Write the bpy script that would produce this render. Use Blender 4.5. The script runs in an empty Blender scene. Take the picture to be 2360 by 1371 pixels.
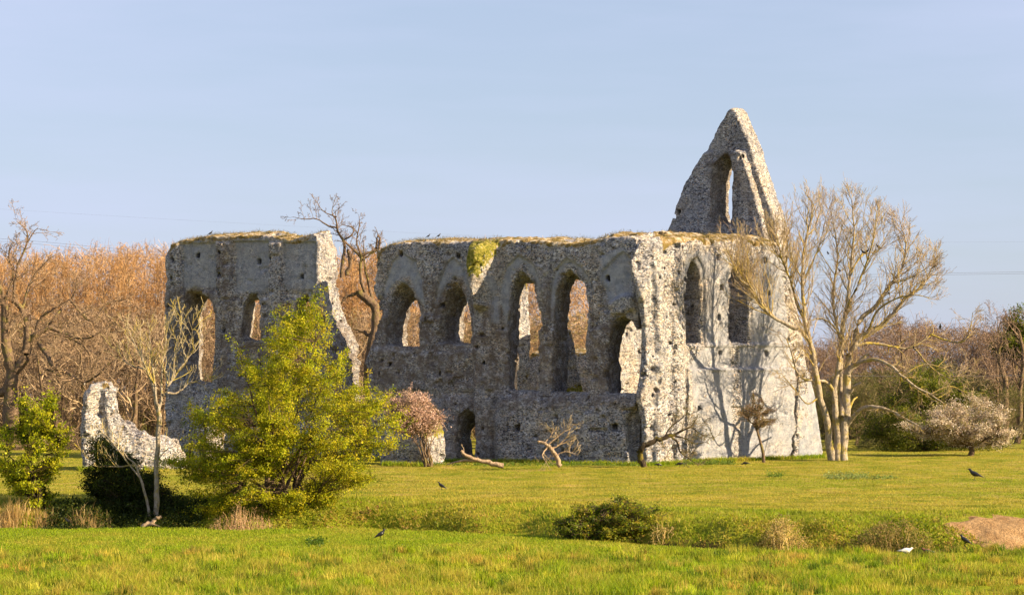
import bpy, math, random
import numpy as np

SC = bpy.context.scene
COL = SC.collection
random.seed(7)
RNG = np.random.default_rng(7)
R = math.radians

# ------------------------------------------------------------------ camera
F = 5600.0            # focal length in photo pixels
CX, HY = 1180.0, 910.0
EYE = 3.43
cam_d = bpy.data.cameras.new("camera")
cam_d.sensor_width = 36.0
cam_d.lens = 36.0 * F / 2360.0
cam_d.shift_y = (HY - 685.5) / 2360.0
cam_d.clip_start = 0.5
cam_d.clip_end = 6000.0
cam = bpy.data.objects.new("camera", cam_d)
cam.location = (0, 0, EYE)
cam.rotation_euler = (R(90), 0, 0)
COL.objects.link(cam)
SC.camera = cam

# ------------------------------------------------------------------ sky and sun
SUN_AZ = R(-16)       # angle of the sun from +X (right), minus is towards the viewer
SUN_EL = R(25)
sun_dir = (math.cos(SUN_EL) * math.cos(SUN_AZ), math.cos(SUN_EL) * math.sin(SUN_AZ), math.sin(SUN_EL))
world = bpy.data.worlds.new("World")
SC.world = world
world.use_nodes = True
wn, wl = world.node_tree.nodes, world.node_tree.links
wn.clear()
w_out = wn.new("ShaderNodeOutputWorld")
w_bg = wn.new("ShaderNodeBackground")
w_bg.inputs["Strength"].default_value = 0.05
w_sky = wn.new("ShaderNodeTexSky")
w_sky.sky_type = 'NISHITA'
w_sky.sun_disc = False
w_sky.sun_elevation = SUN_EL
w_sky.sun_rotation = math.atan2(sun_dir[0], sun_dir[1])
w_sky.altitude = 50
w_sky.air_density = 1.0
w_sky.dust_density = 1.2
w_sky.ozone_density = 2.0
w_tc = wn.new("ShaderNodeTexCoord")
w_map = wn.new("ShaderNodeMapping")
w_map.inputs["Scale"].default_value = (2.0, 2.0, 14.0)
w_map.inputs["Rotation"].default_value = (0, R(4), 0)
w_noise = wn.new("ShaderNodeTexNoise")
w_noise.inputs["Scale"].default_value = 1.4
w_noise.inputs["Detail"].default_value = 5
w_noise.inputs["Roughness"].default_value = 0.55
w_ramp = wn.new("ShaderNodeMapRange")
w_ramp.inputs["From Min"].default_value = 0.35
w_ramp.inputs["From Max"].default_value = 0.75
w_ramp.inputs["To Min"].default_value = 0.46
w_ramp.inputs["To Max"].default_value = 0.88
w_mix = wn.new("ShaderNodeMix")
w_mix.data_type = 'RGBA'
w_mix.inputs["B"].default_value = (4.5, 4.95, 6.7, 1)     # thin high veil of cloud
wl.new(w_tc.outputs["Generated"], w_map.inputs["Vector"])
wl.new(w_map.outputs["Vector"], w_noise.inputs["Vector"])
wl.new(w_noise.outputs["Fac"], w_ramp.inputs["Value"])
wl.new(w_ramp.outputs["Result"], w_mix.inputs["Factor"])
wl.new(w_sky.outputs["Color"], w_mix.inputs["A"])
wl.new(w_mix.outputs["Result"], w_bg.inputs["Color"])
wl.new(w_bg.outputs["Background"], w_out.inputs["Surface"])

sun_d = bpy.data.lights.new("sun", 'SUN')
sun_d.energy = 5.0
sun_d.angle = R(0.5)
sun_d.color = (1.0, 0.78, 0.49)
sun_o = bpy.data.objects.new("sun", sun_d)
from mathutils import Vector
sun_o.rotation_euler = Vector(sun_dir).to_track_quat('Z', 'Y').to_euler()
COL.objects.link(sun_o)

SC.view_settings.view_transform = 'Standard'
SC.view_settings.look = 'None'
SC.view_settings.exposure = 1.55
SC.view_settings.gamma = 1.0

# ------------------------------------------------------------------ helpers
def P(px, py, D):
    return np.array([(px - CX) / F * D, D, EYE - (py - HY) / F * D])

def proj(p):
    p = np.asarray(p)
    return CX + p[..., 0] / p[..., 1] * F, HY - (p[..., 2] - EYE) / p[..., 1] * F

def inside(poly, x, y):
    x = np.asarray(x, float); y = np.asarray(y, float)
    r = np.zeros(x.shape, bool)
    n = len(poly)
    for i in range(n):
        x0, y0 = poly[i]; x1, y1 = poly[(i + 1) % n]
        if y0 == y1: continue
        c = ((y0 > y) != (y1 > y)) & (x < (x1 - x0) * (y - y0) / (y1 - y0) + x0)
        r ^= c
    return r

def psd(poly, x, y):
    """signed distance to a polygon, negative inside"""
    x = np.asarray(x, float); y = np.asarray(y, float)
    d = np.full(x.shape, 1e9)
    n = len(poly)
    for i in range(n):
        ax, ay = poly[i]; bx, by = poly[(i + 1) % n]
        ex, ey = bx - ax, by - ay
        L = ex * ex + ey * ey + 1e-12
        t = np.clip(((x - ax) * ex + (y - ay) * ey) / L, 0, 1)
        d = np.minimum(d, (x - ax - t * ex) ** 2 + (y - ay - t * ey) ** 2)
    d = np.sqrt(d)
    return np.where(inside(poly, x, y), -d, d)

_lat = np.random.default_rng(3).random((64, 64, 64)).astype(np.float32)
_jit = np.random.default_rng(4).random((32, 32, 32, 3)).astype(np.float32)

def vnoise(x, y, z, s, off=0.0):
    """lattice value noise in -1..1"""
    x = x * s + off; y = y * s + off * 1.7; z = z * s + off * 0.6
    xi = np.floor(x); yi = np.floor(y); zi = np.floor(z)
    fx, fy, fz = x - xi, y - yi, z - zi
    fx = fx * fx * (3 - 2 * fx); fy = fy * fy * (3 - 2 * fy); fz = fz * fz * (3 - 2 * fz)
    xi = xi.astype(int); yi = yi.astype(int); zi = zi.astype(int)
    def g(a, b, c): return _lat[(xi + a) & 63, (yi + b) & 63, (zi + c) & 63]
    r = 0
    for a in (0, 1):
        for b in (0, 1):
            for c in (0, 1):
                r = r + g(a, b, c) * (fx if a else 1 - fx) * (fy if b else 1 - fy) * (fz if c else 1 - fz)
    return r * 2 - 1

def worley(x, y, z, s):
    x = x * s; y = y * s; z = z * s
    xi = np.floor(x).astype(int); yi = np.floor(y).astype(int); zi = np.floor(z).astype(int)
    best = np.full(x.shape, 9.0)
    for a in (-1, 0, 1):
        for b in (-1, 0, 1):
            for c in (-1, 0, 1):
                j = _jit[(xi + a) & 31, (yi + b) & 31, (zi + c) & 31]
                best = np.minimum(best, (xi + a + j[..., 0] - x) ** 2 + (yi + b + j[..., 1] - y) ** 2 + (zi + c + j[..., 2] - z) ** 2)
    return np.sqrt(best)

def sstep(a, b, x):
    t = np.clip((x - a) / (b - a), 0, 1)
    return t * t * (3 - 2 * t)

def np_mesh(name, verts, faces, mat=None, parent=None, smooth=False, attrs=None, col=None):
    """faces: (N,3) or (N,4) array, or a list of such arrays"""
    me = bpy.data.meshes.new(name)
    verts = np.ascontiguousarray(verts, np.float32)
    fl = faces if isinstance(faces, list) else [faces]
    fl = [f for f in fl if len(f)]
    me.vertices.add(len(verts))
    me.vertices.foreach_set("co", verts.ravel())
    loops = np.concatenate([f.ravel() for f in fl]).astype(np.int32)
    tot = np.concatenate([np.full(len(f), f.shape[1], np.int32) for f in fl])
    st = np.concatenate([[0], np.cumsum(tot)[:-1]]).astype(np.int32)
    me.loops.add(len(loops)); me.loops.foreach_set("vertex_index", loops)
    me.polygons.add(len(tot))
    me.polygons.foreach_set("loop_start", st)
    me.polygons.foreach_set("loop_total", tot)
    me.polygons.foreach_set("use_smooth", np.full(len(tot), smooth, bool))
    if col is not None:
        a = me.color_attributes.new("Col", 'FLOAT_COLOR', 'POINT')
        c = np.ones((len(verts), 4), np.float32); c[:, :3] = col
        a.data.foreach_set("color", c.ravel())
    for k, v in (attrs or {}).items():
        a = me.attributes.new(k, 'FLOAT', 'POINT')
        a.data.foreach_set("value", np.ascontiguousarray(v, np.float32))
    me.update(calc_edges=True)
    if mat: me.materials.append(mat)
    o = bpy.data.objects.new(name, me)
    COL.objects.link(o)
    if parent is not None: o.parent = parent
    return o

def thing(name, label, cat, loc=(0, 0, 0), group=None):
    o = bpy.data.objects.new(name, None)
    o.empty_display_size = 0.3
    o.location = tuple(float(v) for v in loc)
    COL.objects.link(o)
    o["label"] = label; o["category"] = cat
    if group: o["group"] = group
    return o

def tag(o, label=None, cat=None, group=None, kind=None):
    if label: o["label"] = label
    if cat: o["category"] = cat
    if group: o["group"] = group
    if kind: o["kind"] = kind
    return o

def dup(root, loc, rz=0.0, sc=1.0, label=None):
    r = root.copy(); COL.objects.link(r)
    r.location = tuple(float(v) for v in loc); r.rotation_euler = (0, 0, rz)
    r.scale = (sc, sc, sc) if not isinstance(sc, tuple) else sc
    if label: r["label"] = label
    for ch in list(root.children):
        c = ch.copy(); COL.objects.link(c); c.parent = r
        for g in list(ch.children):
            d = g.copy(); COL.objects.link(d); d.parent = c
    return r

# ------------------------------------------------------------------ terrain shape
def smooth_interp(x, xs, ys):
    x = np.asarray(x, float)
    r = np.zeros_like(x)
    for o in (-1.5, -0.75, 0, 0.75, 1.5):
        r = r + np.interp(x + o, xs, ys)
    return r / 5

def ditch_edge(x):
    return smooth_interp(x, [-40, -5, 1, 7, 60], [82, 82, 78.5, 73, 73]) + 0.35 * np.sin(np.asarray(x) * 0.9) + 0.2 * np.sin(np.asarray(x) * 2.3 + 1)

def near_z(y):
    return np.interp(y, [-50, 45, 60, 84, 90], [-2.2, -1.75, -1.5, -1.02, -1.0])

def ground(x, y):
    x = np.asarray(x, float); y = np.asarray(y, float)
    De = ditch_edge(x)
    s = y - De
    nz = near_z(np.minimum(y, De + 0.2))
    far = smooth_interp(y, [70, 80, 88, 105, 120, 130, 400, 4000], [-.45, -.36, -.32, -.12, 0, .12, .3, .3])
    far = far + sstep(4, 14, x) * sstep(110, 125, y) * 0.07
    dip = -0.45 * sstep(-0.2, 0.7, s) * (1 - sstep(1.4, 3.2, s))
    t = sstep(1.0, 5.5, s)
    cutm = sstep(2, 5, x) * (1 - sstep(13.5, 14.5, x)) * sstep(-.5, .2, vnoise(x, y * 0, x * 0, .45, 55))
    z = nz * (1 - t) + far * t + dip + cutm * .38 * sstep(1.35, 1.6, s) * (1 - sstep(2, 5, s))
    z0 = np.zeros_like(x)
    amp = 1 - sstep(150, 260, y)
    z = z + amp * (0.045 * vnoise(x, y, z0, 0.35) + 0.03 * vnoise(x, y, z0, 0.9, 5) + 0.015 * vnoise(x, y, z0, 2.3, 9))
    bank = sstep(0.3, 1.5, s) * (1 - sstep(4.5, 6.5, s))
    z = z + bank * 0.12 * vnoise(x, y, z0, 1.3, 3)
    return z

def gz(x, y):
    return float(ground(np.array([x]), np.array([y]))[0])

_Dm = np.linspace(48, 260, 2600)
def on_ground(px, py):
    """point of the ground seen at a photo pixel"""
    x = (px - CX) / F * _Dm
    z = ground(x, _Dm)
    yy = HY - (z - EYE) / _Dm * F
    k = np.argmax(yy <= py) if (yy <= py).any() else len(_Dm) - 1
    return np.array([x[k], _Dm[k], z[k]])

# ------------------------------------------------------------------ materials
def new_mat(name):
    m = bpy.data.materials.new(name); m.use_nodes = True
    nt = m.node_tree; nt.nodes.clear()
    return m, nt.nodes, nt.links

class NB:
    """small node building helper"""
    def __init__(s, name):
        s.m, s.n, s.l = new_mat(name)
        s.tc = s.n.new("ShaderNodeTexCoord")
        s.geo = s.n.new("ShaderNodeNewGeometry")
    def node(s, t, **kw):
        x = s.n.new(t)
        for k, v in kw.items(): setattr(x, k, v)
        return x
    def setin(s, nd, k, v):
        if hasattr(v, "is_linked") or isinstance(v, bpy.types.NodeSocket): s.l.new(v, nd.inputs[k])
        else: nd.inputs[k].default_value = v
    def noise(s, scale, detail=3, rough=0.55, vec=None, dist=0.0):
        x = s.node("ShaderNodeTexNoise")
        x.inputs["Scale"].default_value = scale; x.inputs["Detail"].default_value = detail
        x.inputs["Roughness"].default_value = rough; x.inputs["Distortion"].default_value = dist
        s.l.new(vec if vec is not None else s.geo.outputs["Position"], x.inputs["Vector"])
        return x.outputs["Fac"]
    def vor(s, scale, feature='F1', out="Distance", vec=None, rnd=1.0):
        x = s.node("ShaderNodeTexVoronoi", feature=feature)
        x.inputs["Scale"].default_value = scale; x.inputs["Randomness"].default_value = rnd
        s.l.new(vec if vec is not None else s.geo.outputs["Position"], x.inputs["Vector"])
        return x.outputs[out]
    def ramp(s, v, stops, interp='LINEAR'):
        x = s.node("ShaderNodeValToRGB"); x.color_ramp.interpolation = interp
        e = x.color_ramp.elements
        while len(e) < len(stops): e.new(0.5)
        for i, (p, c) in enumerate(stops):
            e[i].position = p; e[i].color = (*c, 1) if len(c) == 3 else c
        s.l.new(v, x.inputs["Fac"]); return x.outputs["Color"]
    def rng(s, v, a, b, c=0.0, d=1.0):
        x = s.node("ShaderNodeMapRange"); s.l.new(v, x.inputs["Value"])
        x.inputs["From Min"].default_value = a; x.inputs["From Max"].default_value = b
        x.inputs["To Min"].default_value = c; x.inputs["To Max"].default_value = d
        return x.outputs["Result"]
    def mix(s, f, a, b, blend='MIX'):
        x = s.node("ShaderNodeMix", data_type='RGBA', blend_type=blend)
        for k, v in (("Factor", f), ("A", a), ("B", b)):
            sock = [i for i in x.inputs if i.name == k and (i.type == ('VALUE' if k == "Factor" else 'RGBA'))][0]
            if isinstance(v, bpy.types.NodeSocket): s.l.new(v, sock)
            elif k == "Factor": sock.default_value = v
            else: sock.default_value = (*v, 1)
        return [o for o in x.outputs if o.type == 'RGBA'][0]
    def math(s, op, a, b=0.0, clamp=False):
        x = s.node("ShaderNodeMath", operation=op, use_clamp=clamp)
        for i, v in enumerate((a, b)):
            if isinstance(v, bpy.types.NodeSocket): s.l.new(v, x.inputs[i])
            else: x.inputs[i].default_value = v
        return x.outputs[0]
    def attr(s, name):
        x = s.node("ShaderNodeAttribute"); x.attribute_name = name
        return x
    def bump(s, h, strength, dist, normal=None):
        x = s.node("ShaderNodeBump"); x.inputs["Strength"].default_value = strength
        x.inputs["Distance"].default_value = dist; s.l.new(h, x.inputs["Height"])
        if normal: s.l.new(normal, x.inputs["Normal"])
        return x.outputs["Normal"]
    def out(s, color, rough=0.9, normal=None, transl=0.0, spec=0.2):
        b = s.node("ShaderNodeBsdfPrincipled")
        s.setin(b, "Base Color", color if isinstance(color, bpy.types.NodeSocket) else (*color, 1))
        b.inputs["Roughness"].default_value = rough
        b.inputs["Specular IOR Level"].default_value = spec
        if normal: s.l.new(normal, b.inputs["Normal"])
        o = s.node("ShaderNodeOutputMaterial")
        if transl > 0:
            t = s.node("ShaderNodeBsdfTranslucent")
            s.setin(t, "Color", color if isinstance(color, bpy.types.NodeSocket) else (*color, 1))
            mx = s.node("ShaderNodeMixShader"); mx.inputs[0].default_value = transl
            s.l.new(b.outputs[0], mx.inputs[1]); s.l.new(t.outputs[0], mx.inputs[2])
            s.l.new(mx.outputs[0], o.inputs["Surface"])
        else:
            s.l.new(b.outputs[0], o.inputs["Surface"])
        return s.m

def flint_mat(name, tint=(1, 1, 1), dark=0.5, warm=0.5):
    b = NB(name)
    # courses: stones flattened
    mp = b.node("ShaderNodeMapping"); mp.inputs["Scale"].default_value = (1, 1, 1.45)
    b.l.new(b.geo.outputs["Position"], mp.inputs["Vector"]); vec = mp.outputs["Vector"]
    cell = b.vor(13.5, 'F1', "Color", vec)
    sep = b.node("ShaderNodeSeparateColor"); b.l.new(cell, sep.inputs[0])
    edge = b.vor(13.5, 'DISTANCE_TO_EDGE', "Distance", vec)
    stone = b.ramp(sep.outputs[0], [(0.0, (.03, .035, .05)), (.14, (.13, .145, .19)), (.25, (.29, .31, .37)), (.45, (.44, .45, .49)), (.66, (.64, .64, .65)), (.85, (.84, .83, .82)), (1.0, (.98, .97, .95))])
    warmc = b.ramp(sep.outputs[1], [(0, (.96, .98, 1.05)), (.6, (1, .98, .96)), (.8, (1.0, .90, .78)), (1, (1.0, .74, .52))])
    stone = b.mix(1.0, stone, warmc, 'MULTIPLY')
    mortar = b.ramp(b.noise(5, 3), [(.3, (.36, .345, .33)), (.7, (.58, .55, .50))])
    m = b.mix(b.rng(edge, .02, .09), mortar, stone)
    zone = b.rng(b.noise(.9, 4, .6), .44, .58)
    m = b.mix(b.math('MULTIPLY', zone, .62), m, b.mix(.25, b.ramp(b.noise(2.2, 4, .6), [(.3, (.33, .33, .35)), (.7, (.56, .55, .54))]), stone))
    big = b.vor(5.2, 'F1', "Color", vec); sp2 = b.node("ShaderNodeSeparateColor"); b.l.new(big, sp2.inputs[0])
    m = b.mix(.55, m, b.ramp(sp2.outputs[2], [(0, (.55, .56, .6)), (.3, (.95, .95, .95)), (1, (1.2, 1.18, 1.14))]), 'MULTIPLY')
    stm = b.node("ShaderNodeMapping"); stm.inputs["Scale"].default_value = (2.4, 2.4, .22)
    b.l.new(b.geo.outputs["Position"], stm.inputs["Vector"])
    m = b.mix(.6, m, b.ramp(b.noise(1.3, 4, .6, stm.outputs["Vector"]), [(.34, (.58, .58, .60)), (.5, (1, 1, 1)), (.7, (1.1, 1.08, 1.04))]), 'MULTIPLY')
    # missing stones / rotten patches, in drifts
    drift = b.noise(0.8, 4, .6)
    pit = b.noise(9.5, 2, .5, vec)
    pitm = b.rng(b.math('ADD', pit, b.math('MULTIPLY', drift, 0.42)), .81, .88)
    pl = b.attr("plaster").outputs["Fac"]
    pitm = b.math('MULTIPLY', pitm, b.math('SUBTRACT', 1.0, b.math('MULTIPLY', pl, 0.85)))
    m = b.mix(b.math('MULTIPLY', pitm, dark), m, (.045, .035, .026))
    cmap = b.node("ShaderNodeMapping"); cmap.inputs["Scale"].default_value = (.55, .55, 5.5)
    b.l.new(b.geo.outputs["Position"], cmap.inputs["Vector"])
    beds = b.rng(b.noise(1.5, 4, .65, cmap.outputs["Vector"]), .56, .66)
    m = b.mix(b.math('MULTIPLY', beds, b.math('SUBTRACT', .55, b.math('MULTIPLY', pl, .45))), m, (.10, .09, .09))
    # broad staining
    st = b.ramp(b.noise(0.45, 5, .6, None, .4), [(.30, (.66, .64, .66)), (.48, (1, 1, 1)), (.66, (1.12, 1.0, .84))])
    m = b.mix(1.0, m, st, 'MULTIPLY')
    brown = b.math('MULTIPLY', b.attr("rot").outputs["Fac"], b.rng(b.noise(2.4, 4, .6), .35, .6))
    m = b.mix(b.math('MULTIPLY', brown, 0.78), m, (.19, .145, .115))  # brown tone over chosen wall areas and inside the openings
    # plaster / smooth repaired render
    pc = b.ramp(b.noise(3.0, 5, .6), [(.28, (.27, .30, .36)), (.5, (.42, .44, .50)), (.75, (.60, .61, .63))])
    speck = b.ramp(b.vor(17, 'F1', "Color"), [(.0, (.45, .45, .45)), (.2, (1, 1, 1)), (1, (1.12, 1.12, 1.12))])
    pc = b.mix(.8, pc, speck, 'MULTIPLY')
    m = b.mix(b.math('MULTIPLY', pl, b.rng(b.noise(1.7, 4, .6), .30, .52, .45, 1.0)), m, pc)
    # orange lichen
    li = b.math('MULTIPLY', b.rng(b.noise(3.1, 4, .65), .68, .74), b.rng(b.noise(.35, 2), .45, .6))
    m = b.mix(b.math('MULTIPLY', li, .7), m, (.40, .24, .05))
    # grass and moss on the wall heads
    capc = b.ramp(b.noise(2.6, 5, .7), [(.3, (.12, .12, .02)), (.42, (.26, .19, .06)), (.52, (.40, .28, .13)), (.60, (.66, .60, .48)), (.75, (.3, .22, .10))])
    cap = b.attr("cap").outputs["Fac"]
    m = b.mix(b.rng(b.math('ADD', cap, b.math('MULTIPLY', b.math('MULTIPLY', b.math('SUBTRACT', b.noise(4.5, 3), .5), 2.2), b.math('MULTIPLY', cap, 4.0, True))), .45, .60), m, capc)
    ivc = b.ramp(b.noise(7, 4, .7), [(.3, (.05, .06, .012)), (.45, (.22, .22, .03)), (.6, (.48, .40, .09)), (.7, (.70, .66, .52))])
    iv = b.attr("ivy").outputs["Fac"]
    m = b.mix(b.rng(b.math('ADD', iv, b.math('MULTIPLY', b.math('SUBTRACT', b.noise(5, 4, .7), .5), 2.6)), .5, .62), m, ivc)
    m = b.mix(1.0, m, tuple(t * .80 for t in tint), 'MULTIPLY')
    h = b.math('SUBTRACT', b.math('MINIMUM', edge, 0.12), b.math('MULTIPLY', pitm, 0.12))
    h2 = b.math('ADD', h, b.math('MULTIPLY', b.noise(28, 3, .6), 0.05))
    nrm = b.bump(h2, 0.75, 0.55)
    return b.out(m, .95, nrm, spec=.1)

M_FLINT = flint_mat("flint_masonry")

def leaf_mat(name, transl=.45, rough=.55):
    b = NB(name)
    return b.out(b.attr("Col").outputs["Color"], rough, None, transl, .25)
M_LEAF = leaf_mat("leaf", .55)
M_PETAL = leaf_mat("petal", .35, .7)
M_GRASS = leaf_mat("grass_blade", .5, .6)
M_TWIG = leaf_mat("twig", 0.0, .85)

def bark_mat(name, c1, c2, lichen=None, amt=.5):
    b = NB(name)
    c = b.ramp(b.noise(6, 5, .65), [(.3, c1), (.7, c2)])
    st = b.node("ShaderNodeMapping"); st.inputs["Scale"].default_value = (1, 1, .25)
    b.l.new(b.geo.outputs["Position"], st.inputs["Vector"])
    g = b.noise(16, 5, .75, st.outputs["Vector"])
    c = b.mix(1, c, b.ramp(g, [(.3, (.55, .55, .55)), (.7, (1.25, 1.25, 1.25))]), 'MULTIPLY')
    if lichen:
        c = b.mix(b.rng(b.noise(2.2, 4, .6), .56 - .2 * amt, .64 - .2 * amt), c, lichen)
    return b.out(c, .9, b.bump(g, .9, .15), spec=.1)

M_BARK_PALE = bark_mat("bark_pale", (.30, .24, .17), (.50, .43, .33), (.36, .29, .10), .15)
M_BARK_YEL = bark_mat("bark_lichen", (.20, .16, .10), (.38, .31, .21), (.42, .32, .07), .55)
M_BARK_BROWN = bark_mat("bark_brown", (.10, .070, .045), (.24, .17, .11))
M_BARK_TAN = bark_mat("bark_tan", (.11, .075, .05), (.27, .19, .125), (.20, .16, .06), .15)
M_BARK_DARK = bark_mat("bark_dark", (.035, .028, .02), (.10, .075, .05), (.16, .13, .03), .4)
M_BARK_DEAD = bark_mat("bark_dead", (.32, .22, .14), (.56, .42, .28))

b = NB("meadow_soil")
c1 = b.ramp(b.noise(0.6, 6, .65), [(.32, (.12, .16, .012)), (.44, (.22, .22, .022)), (.56, (.32, .27, .05)), (.70, (.40, .29, .09))])
mp = b.node("ShaderNodeMapping"); mp.inputs["Scale"].default_value = (.25, 1.6, 1)
b.l.new(b.geo.outputs["Position"], mp.inputs["Vector"])
c2 = b.ramp(b.noise(0.9, 5, .65, mp.outputs["Vector"]), [(.35, (.72, .86, .60)), (.55, (1, 1, 1)), (.70, (1.25, 1.08, 1.0))])
c = b.mix(.85, c1, c2, 'MULTIPLY')
fine = b.ramp(b.noise(14, 4, .7), [(.3, (.62, .66, .55)), (.6, (1.1, 1.1, 1.1))])
c = b.mix(.8, c, fine, 'MULTIPLY')
lush = b.attr("lush").outputs["Fac"]
gc = b.ramp(b.noise(1.1, 5, .65), [(.3, (.11, .17, .008)), (.55, (.20, .25, .010)), (.75, (.30, .29, .02))])
c = b.mix(b.math('MULTIPLY', lush, .85), c, gc)
c = b.mix(b.math('MULTIPLY', b.attr('cut').outputs['Fac'], b.rng(b.noise(2.2, 4), .35, .55)), c, (.11, .065, .03))
rough_n = b.bump(b.noise(9, 5, .7), .8, .25)
M_GROUND = b.out(c, .95, rough_n, spec=.05)

b = NB("bare_soil")
c = b.ramp(b.noise(1.8, 6, .65), [(.3, (.32, .18, .08)), (.45, (.50, .31, .15)), (.6, (.60, .39, .20)), (.75, (.66, .46, .27))])
c = b.mix(.7, c, b.ramp(b.vor(4.5, 'DISTANCE_TO_EDGE', "Distance"), [(.0, (.5, .5, .5)), (.06, (1, 1, 1))]), 'MULTIPLY')
M_SOIL = b.out(c, .95, b.bump(b.noise(5, 6, .75), 1.0, .6), spec=.05)

b = NB("cable_metal")
M_CABLE = b.out((.12, .12, .13), .6)
def flat_mat(name, c, rough=.5, spec=.4):
    b = NB(name)
    cc = b.mix(.5, c, b.ramp(b.noise(40, 3), [(.3, tuple(v * .6 for v in c)), (.7, tuple(min(1, v * 1.5) for v in c))]))
    return b.out(cc, rough, None, 0, spec)
M_CROW = flat_mat("crow_feather", (.010, .010, .013), .38, .5)
M_BEAK = flat_mat("crow_beak", (.02, .02, .02), .4)
M_DUCKW = flat_mat("duck_white", (.62, .60, .56), .6)
M_DUCKB = flat_mat("duck_brown", (.16, .06, .035), .6)
M_DUCKG = flat_mat("duck_green", (.01, .05, .03), .3)
M_ORANGE = flat_mat("duck_beak", (.45, .22, .02), .5)

# ------------------------------------------------------------------ tubes (branches)
class Tubes:
    def __init__(s): s.p = {}
    def add(s, pts, rad, sides=5):
        k = (len(pts), sides)
        s.p.setdefault(k, []).append((np.asarray(pts, float), np.asarray(rad, float)))
    def build(s, name, mat, parent=None, origin=(0, 0, 0), col=None):
        V, Fq, n, C = [], [], 0, []
        for (k, sd), lst in s.p.items():
            A = np.stack([a for a, _ in lst]); Rr = np.stack([r for _, r in lst])
            t = np.gradient(A, axis=1); t /= np.linalg.norm(t, axis=2, keepdims=True) + 1e-9
            ref = np.where(np.abs(t[..., 2:3]) > .9, np.array([1., 0, 0]), np.array([0, 0, 1.]))
            a = np.cross(t, ref); a /= np.linalg.norm(a, axis=2, keepdims=True) + 1e-9
            c = np.cross(t, a)
            th = np.arange(sd) / sd * 2 * np.pi
            ring = A[:, :, None] + Rr[:, :, None, None] * (a[:, :, None] * np.cos(th)[:, None] + c[:, :, None] * np.sin(th)[:, None])
            N = len(lst)
            idx = n + np.arange(N * k * sd).reshape(N, k, sd)
            q = np.stack([idx[:, :-1], np.roll(idx[:, :-1], -1, 2), np.roll(idx[:, 1:], -1, 2), idx[:, 1:]], -1).reshape(-1, 4)
            V.append(ring.reshape(-1, 3)); Fq.append(q); n += N * k * sd
            if col is not None:
                cc = col(N, Rr)
                C.append(np.repeat(cc, k * sd, axis=0))
        V = np.concatenate(V) - np.asarray(origin)
        return np_mesh(name, V, np.concatenate(Fq), mat, parent, True, col=np.concatenate(C) if col is not None else None)

def resample(pts, n):
    """smooth curve through the points (Catmull-Rom)"""
    pts = np.asarray(pts, float)
    if len(pts) < 3:
        t = np.linspace(0, 1, n)[:, None]
        return pts[0] * (1 - t) + pts[-1] * t
    q = np.vstack([2 * pts[0] - pts[1], pts, 2 * pts[-1] - pts[-2]])
    m = len(pts) - 1
    out = []
    for u in np.linspace(0, m - 1e-6, n):
        i = int(u); t = u - i
        p0, p1, p2, p3 = q[i:i + 4]
        out.append(.5 * ((2 * p1) + (-p0 + p2) * t + (2 * p0 - 5 * p1 + 4 * p2 - p3) * t * t + (-p0 + 3 * p1 - 3 * p2 + p3) * t ** 3))
    return np.array(out)

def unit(v):
    return v / (np.linalg.norm(v) + 1e-9)

def grow(T, p, d, L, r, lvl, prm, tips=None):
    """one branch and, below it, its side branches"""
    rn = random
    n = prm['seg'][lvl]
    pts = [np.array(p, float)]
    d = unit(np.array(d, float))
    w = prm['wob'][lvl]
    up = prm['up'][lvl]
    env = prm.get('env')
    for i in range(n):
        d = unit(d + np.array([rn.gauss(0, w), rn.gauss(0, w), rn.gauss(0, w * .8) + up]))
        q = pts[-1] + d * (L / n)
        if env is not None and i > 0 and lvl <= prm.get('envl', 9):
            x, y = proj(q + prm.get('off', 0))
            if not inside(env, [x + rn.gauss(0, 6)], [y + rn.gauss(0, 9)])[0]: break
        pts.append(q)
    if len(pts) < 2: return
    k = len(pts)
    tt = np.linspace(0, 1, k)
    rad = r * (1 - .75 * tt)
    T.add(pts, np.maximum(rad, prm['rmin']), prm['sides'][lvl])
    if lvl + 1 < len(prm['seg']):
        nc = prm['n'][lvl]
        nc = int(nc) + (1 if rn.random() < nc % 1 else 0)
        for j in range(nc):
            t = prm.get('t0', .2) + (1 - prm.get('t0', .2)) * (j + rn.random()) / nc
            i = min(int(t * (k - 1)), k - 2); f = t * (k - 1) - i
            q = pts[i] * (1 - f) + pts[i + 1] * f
            dd = unit(pts[i + 1] - pts[i])
            ang = prm['ang'][lvl]
            s = unit(np.cross(dd, np.array([rn.gauss(0, 1), rn.gauss(0, 1), rn.gauss(0, 1)])))
            nd = dd * math.cos(ang) + s * math.sin(ang)
            ll = L * prm['ratio'][lvl] * (1.15 - .6 * t) * rn.uniform(.6, 1.15)
            grow(T, q, nd, ll, max(rad[i] * .62, prm['rmin']), lvl + 1, prm, tips)
    elif tips is not None:
        tips.append(pts[-1])

def limb(T, pix, D, r0, r1, sides=7, n=None, dd=None):
    """a limb through photo pixels at about the depth D"""
    n = n or max(6, len(pix) * 3)
    dd = dd if dd is not None else np.zeros(len(pix))
    pts = resample([P(x, y, D + dd[i]) for i, (x, y) in enumerate(pix)], n)
    rad = np.linspace(r0, r1, n)
    jit = RNG.normal(0, 1, (n, 3)) * np.minimum(rad[:, None] * .25, .03); jit[0] = 0
    pts = pts + jit
    T.add(pts, rad * (1 + RNG.normal(0, .06, n)), sides)
    return pts, rad

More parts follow.
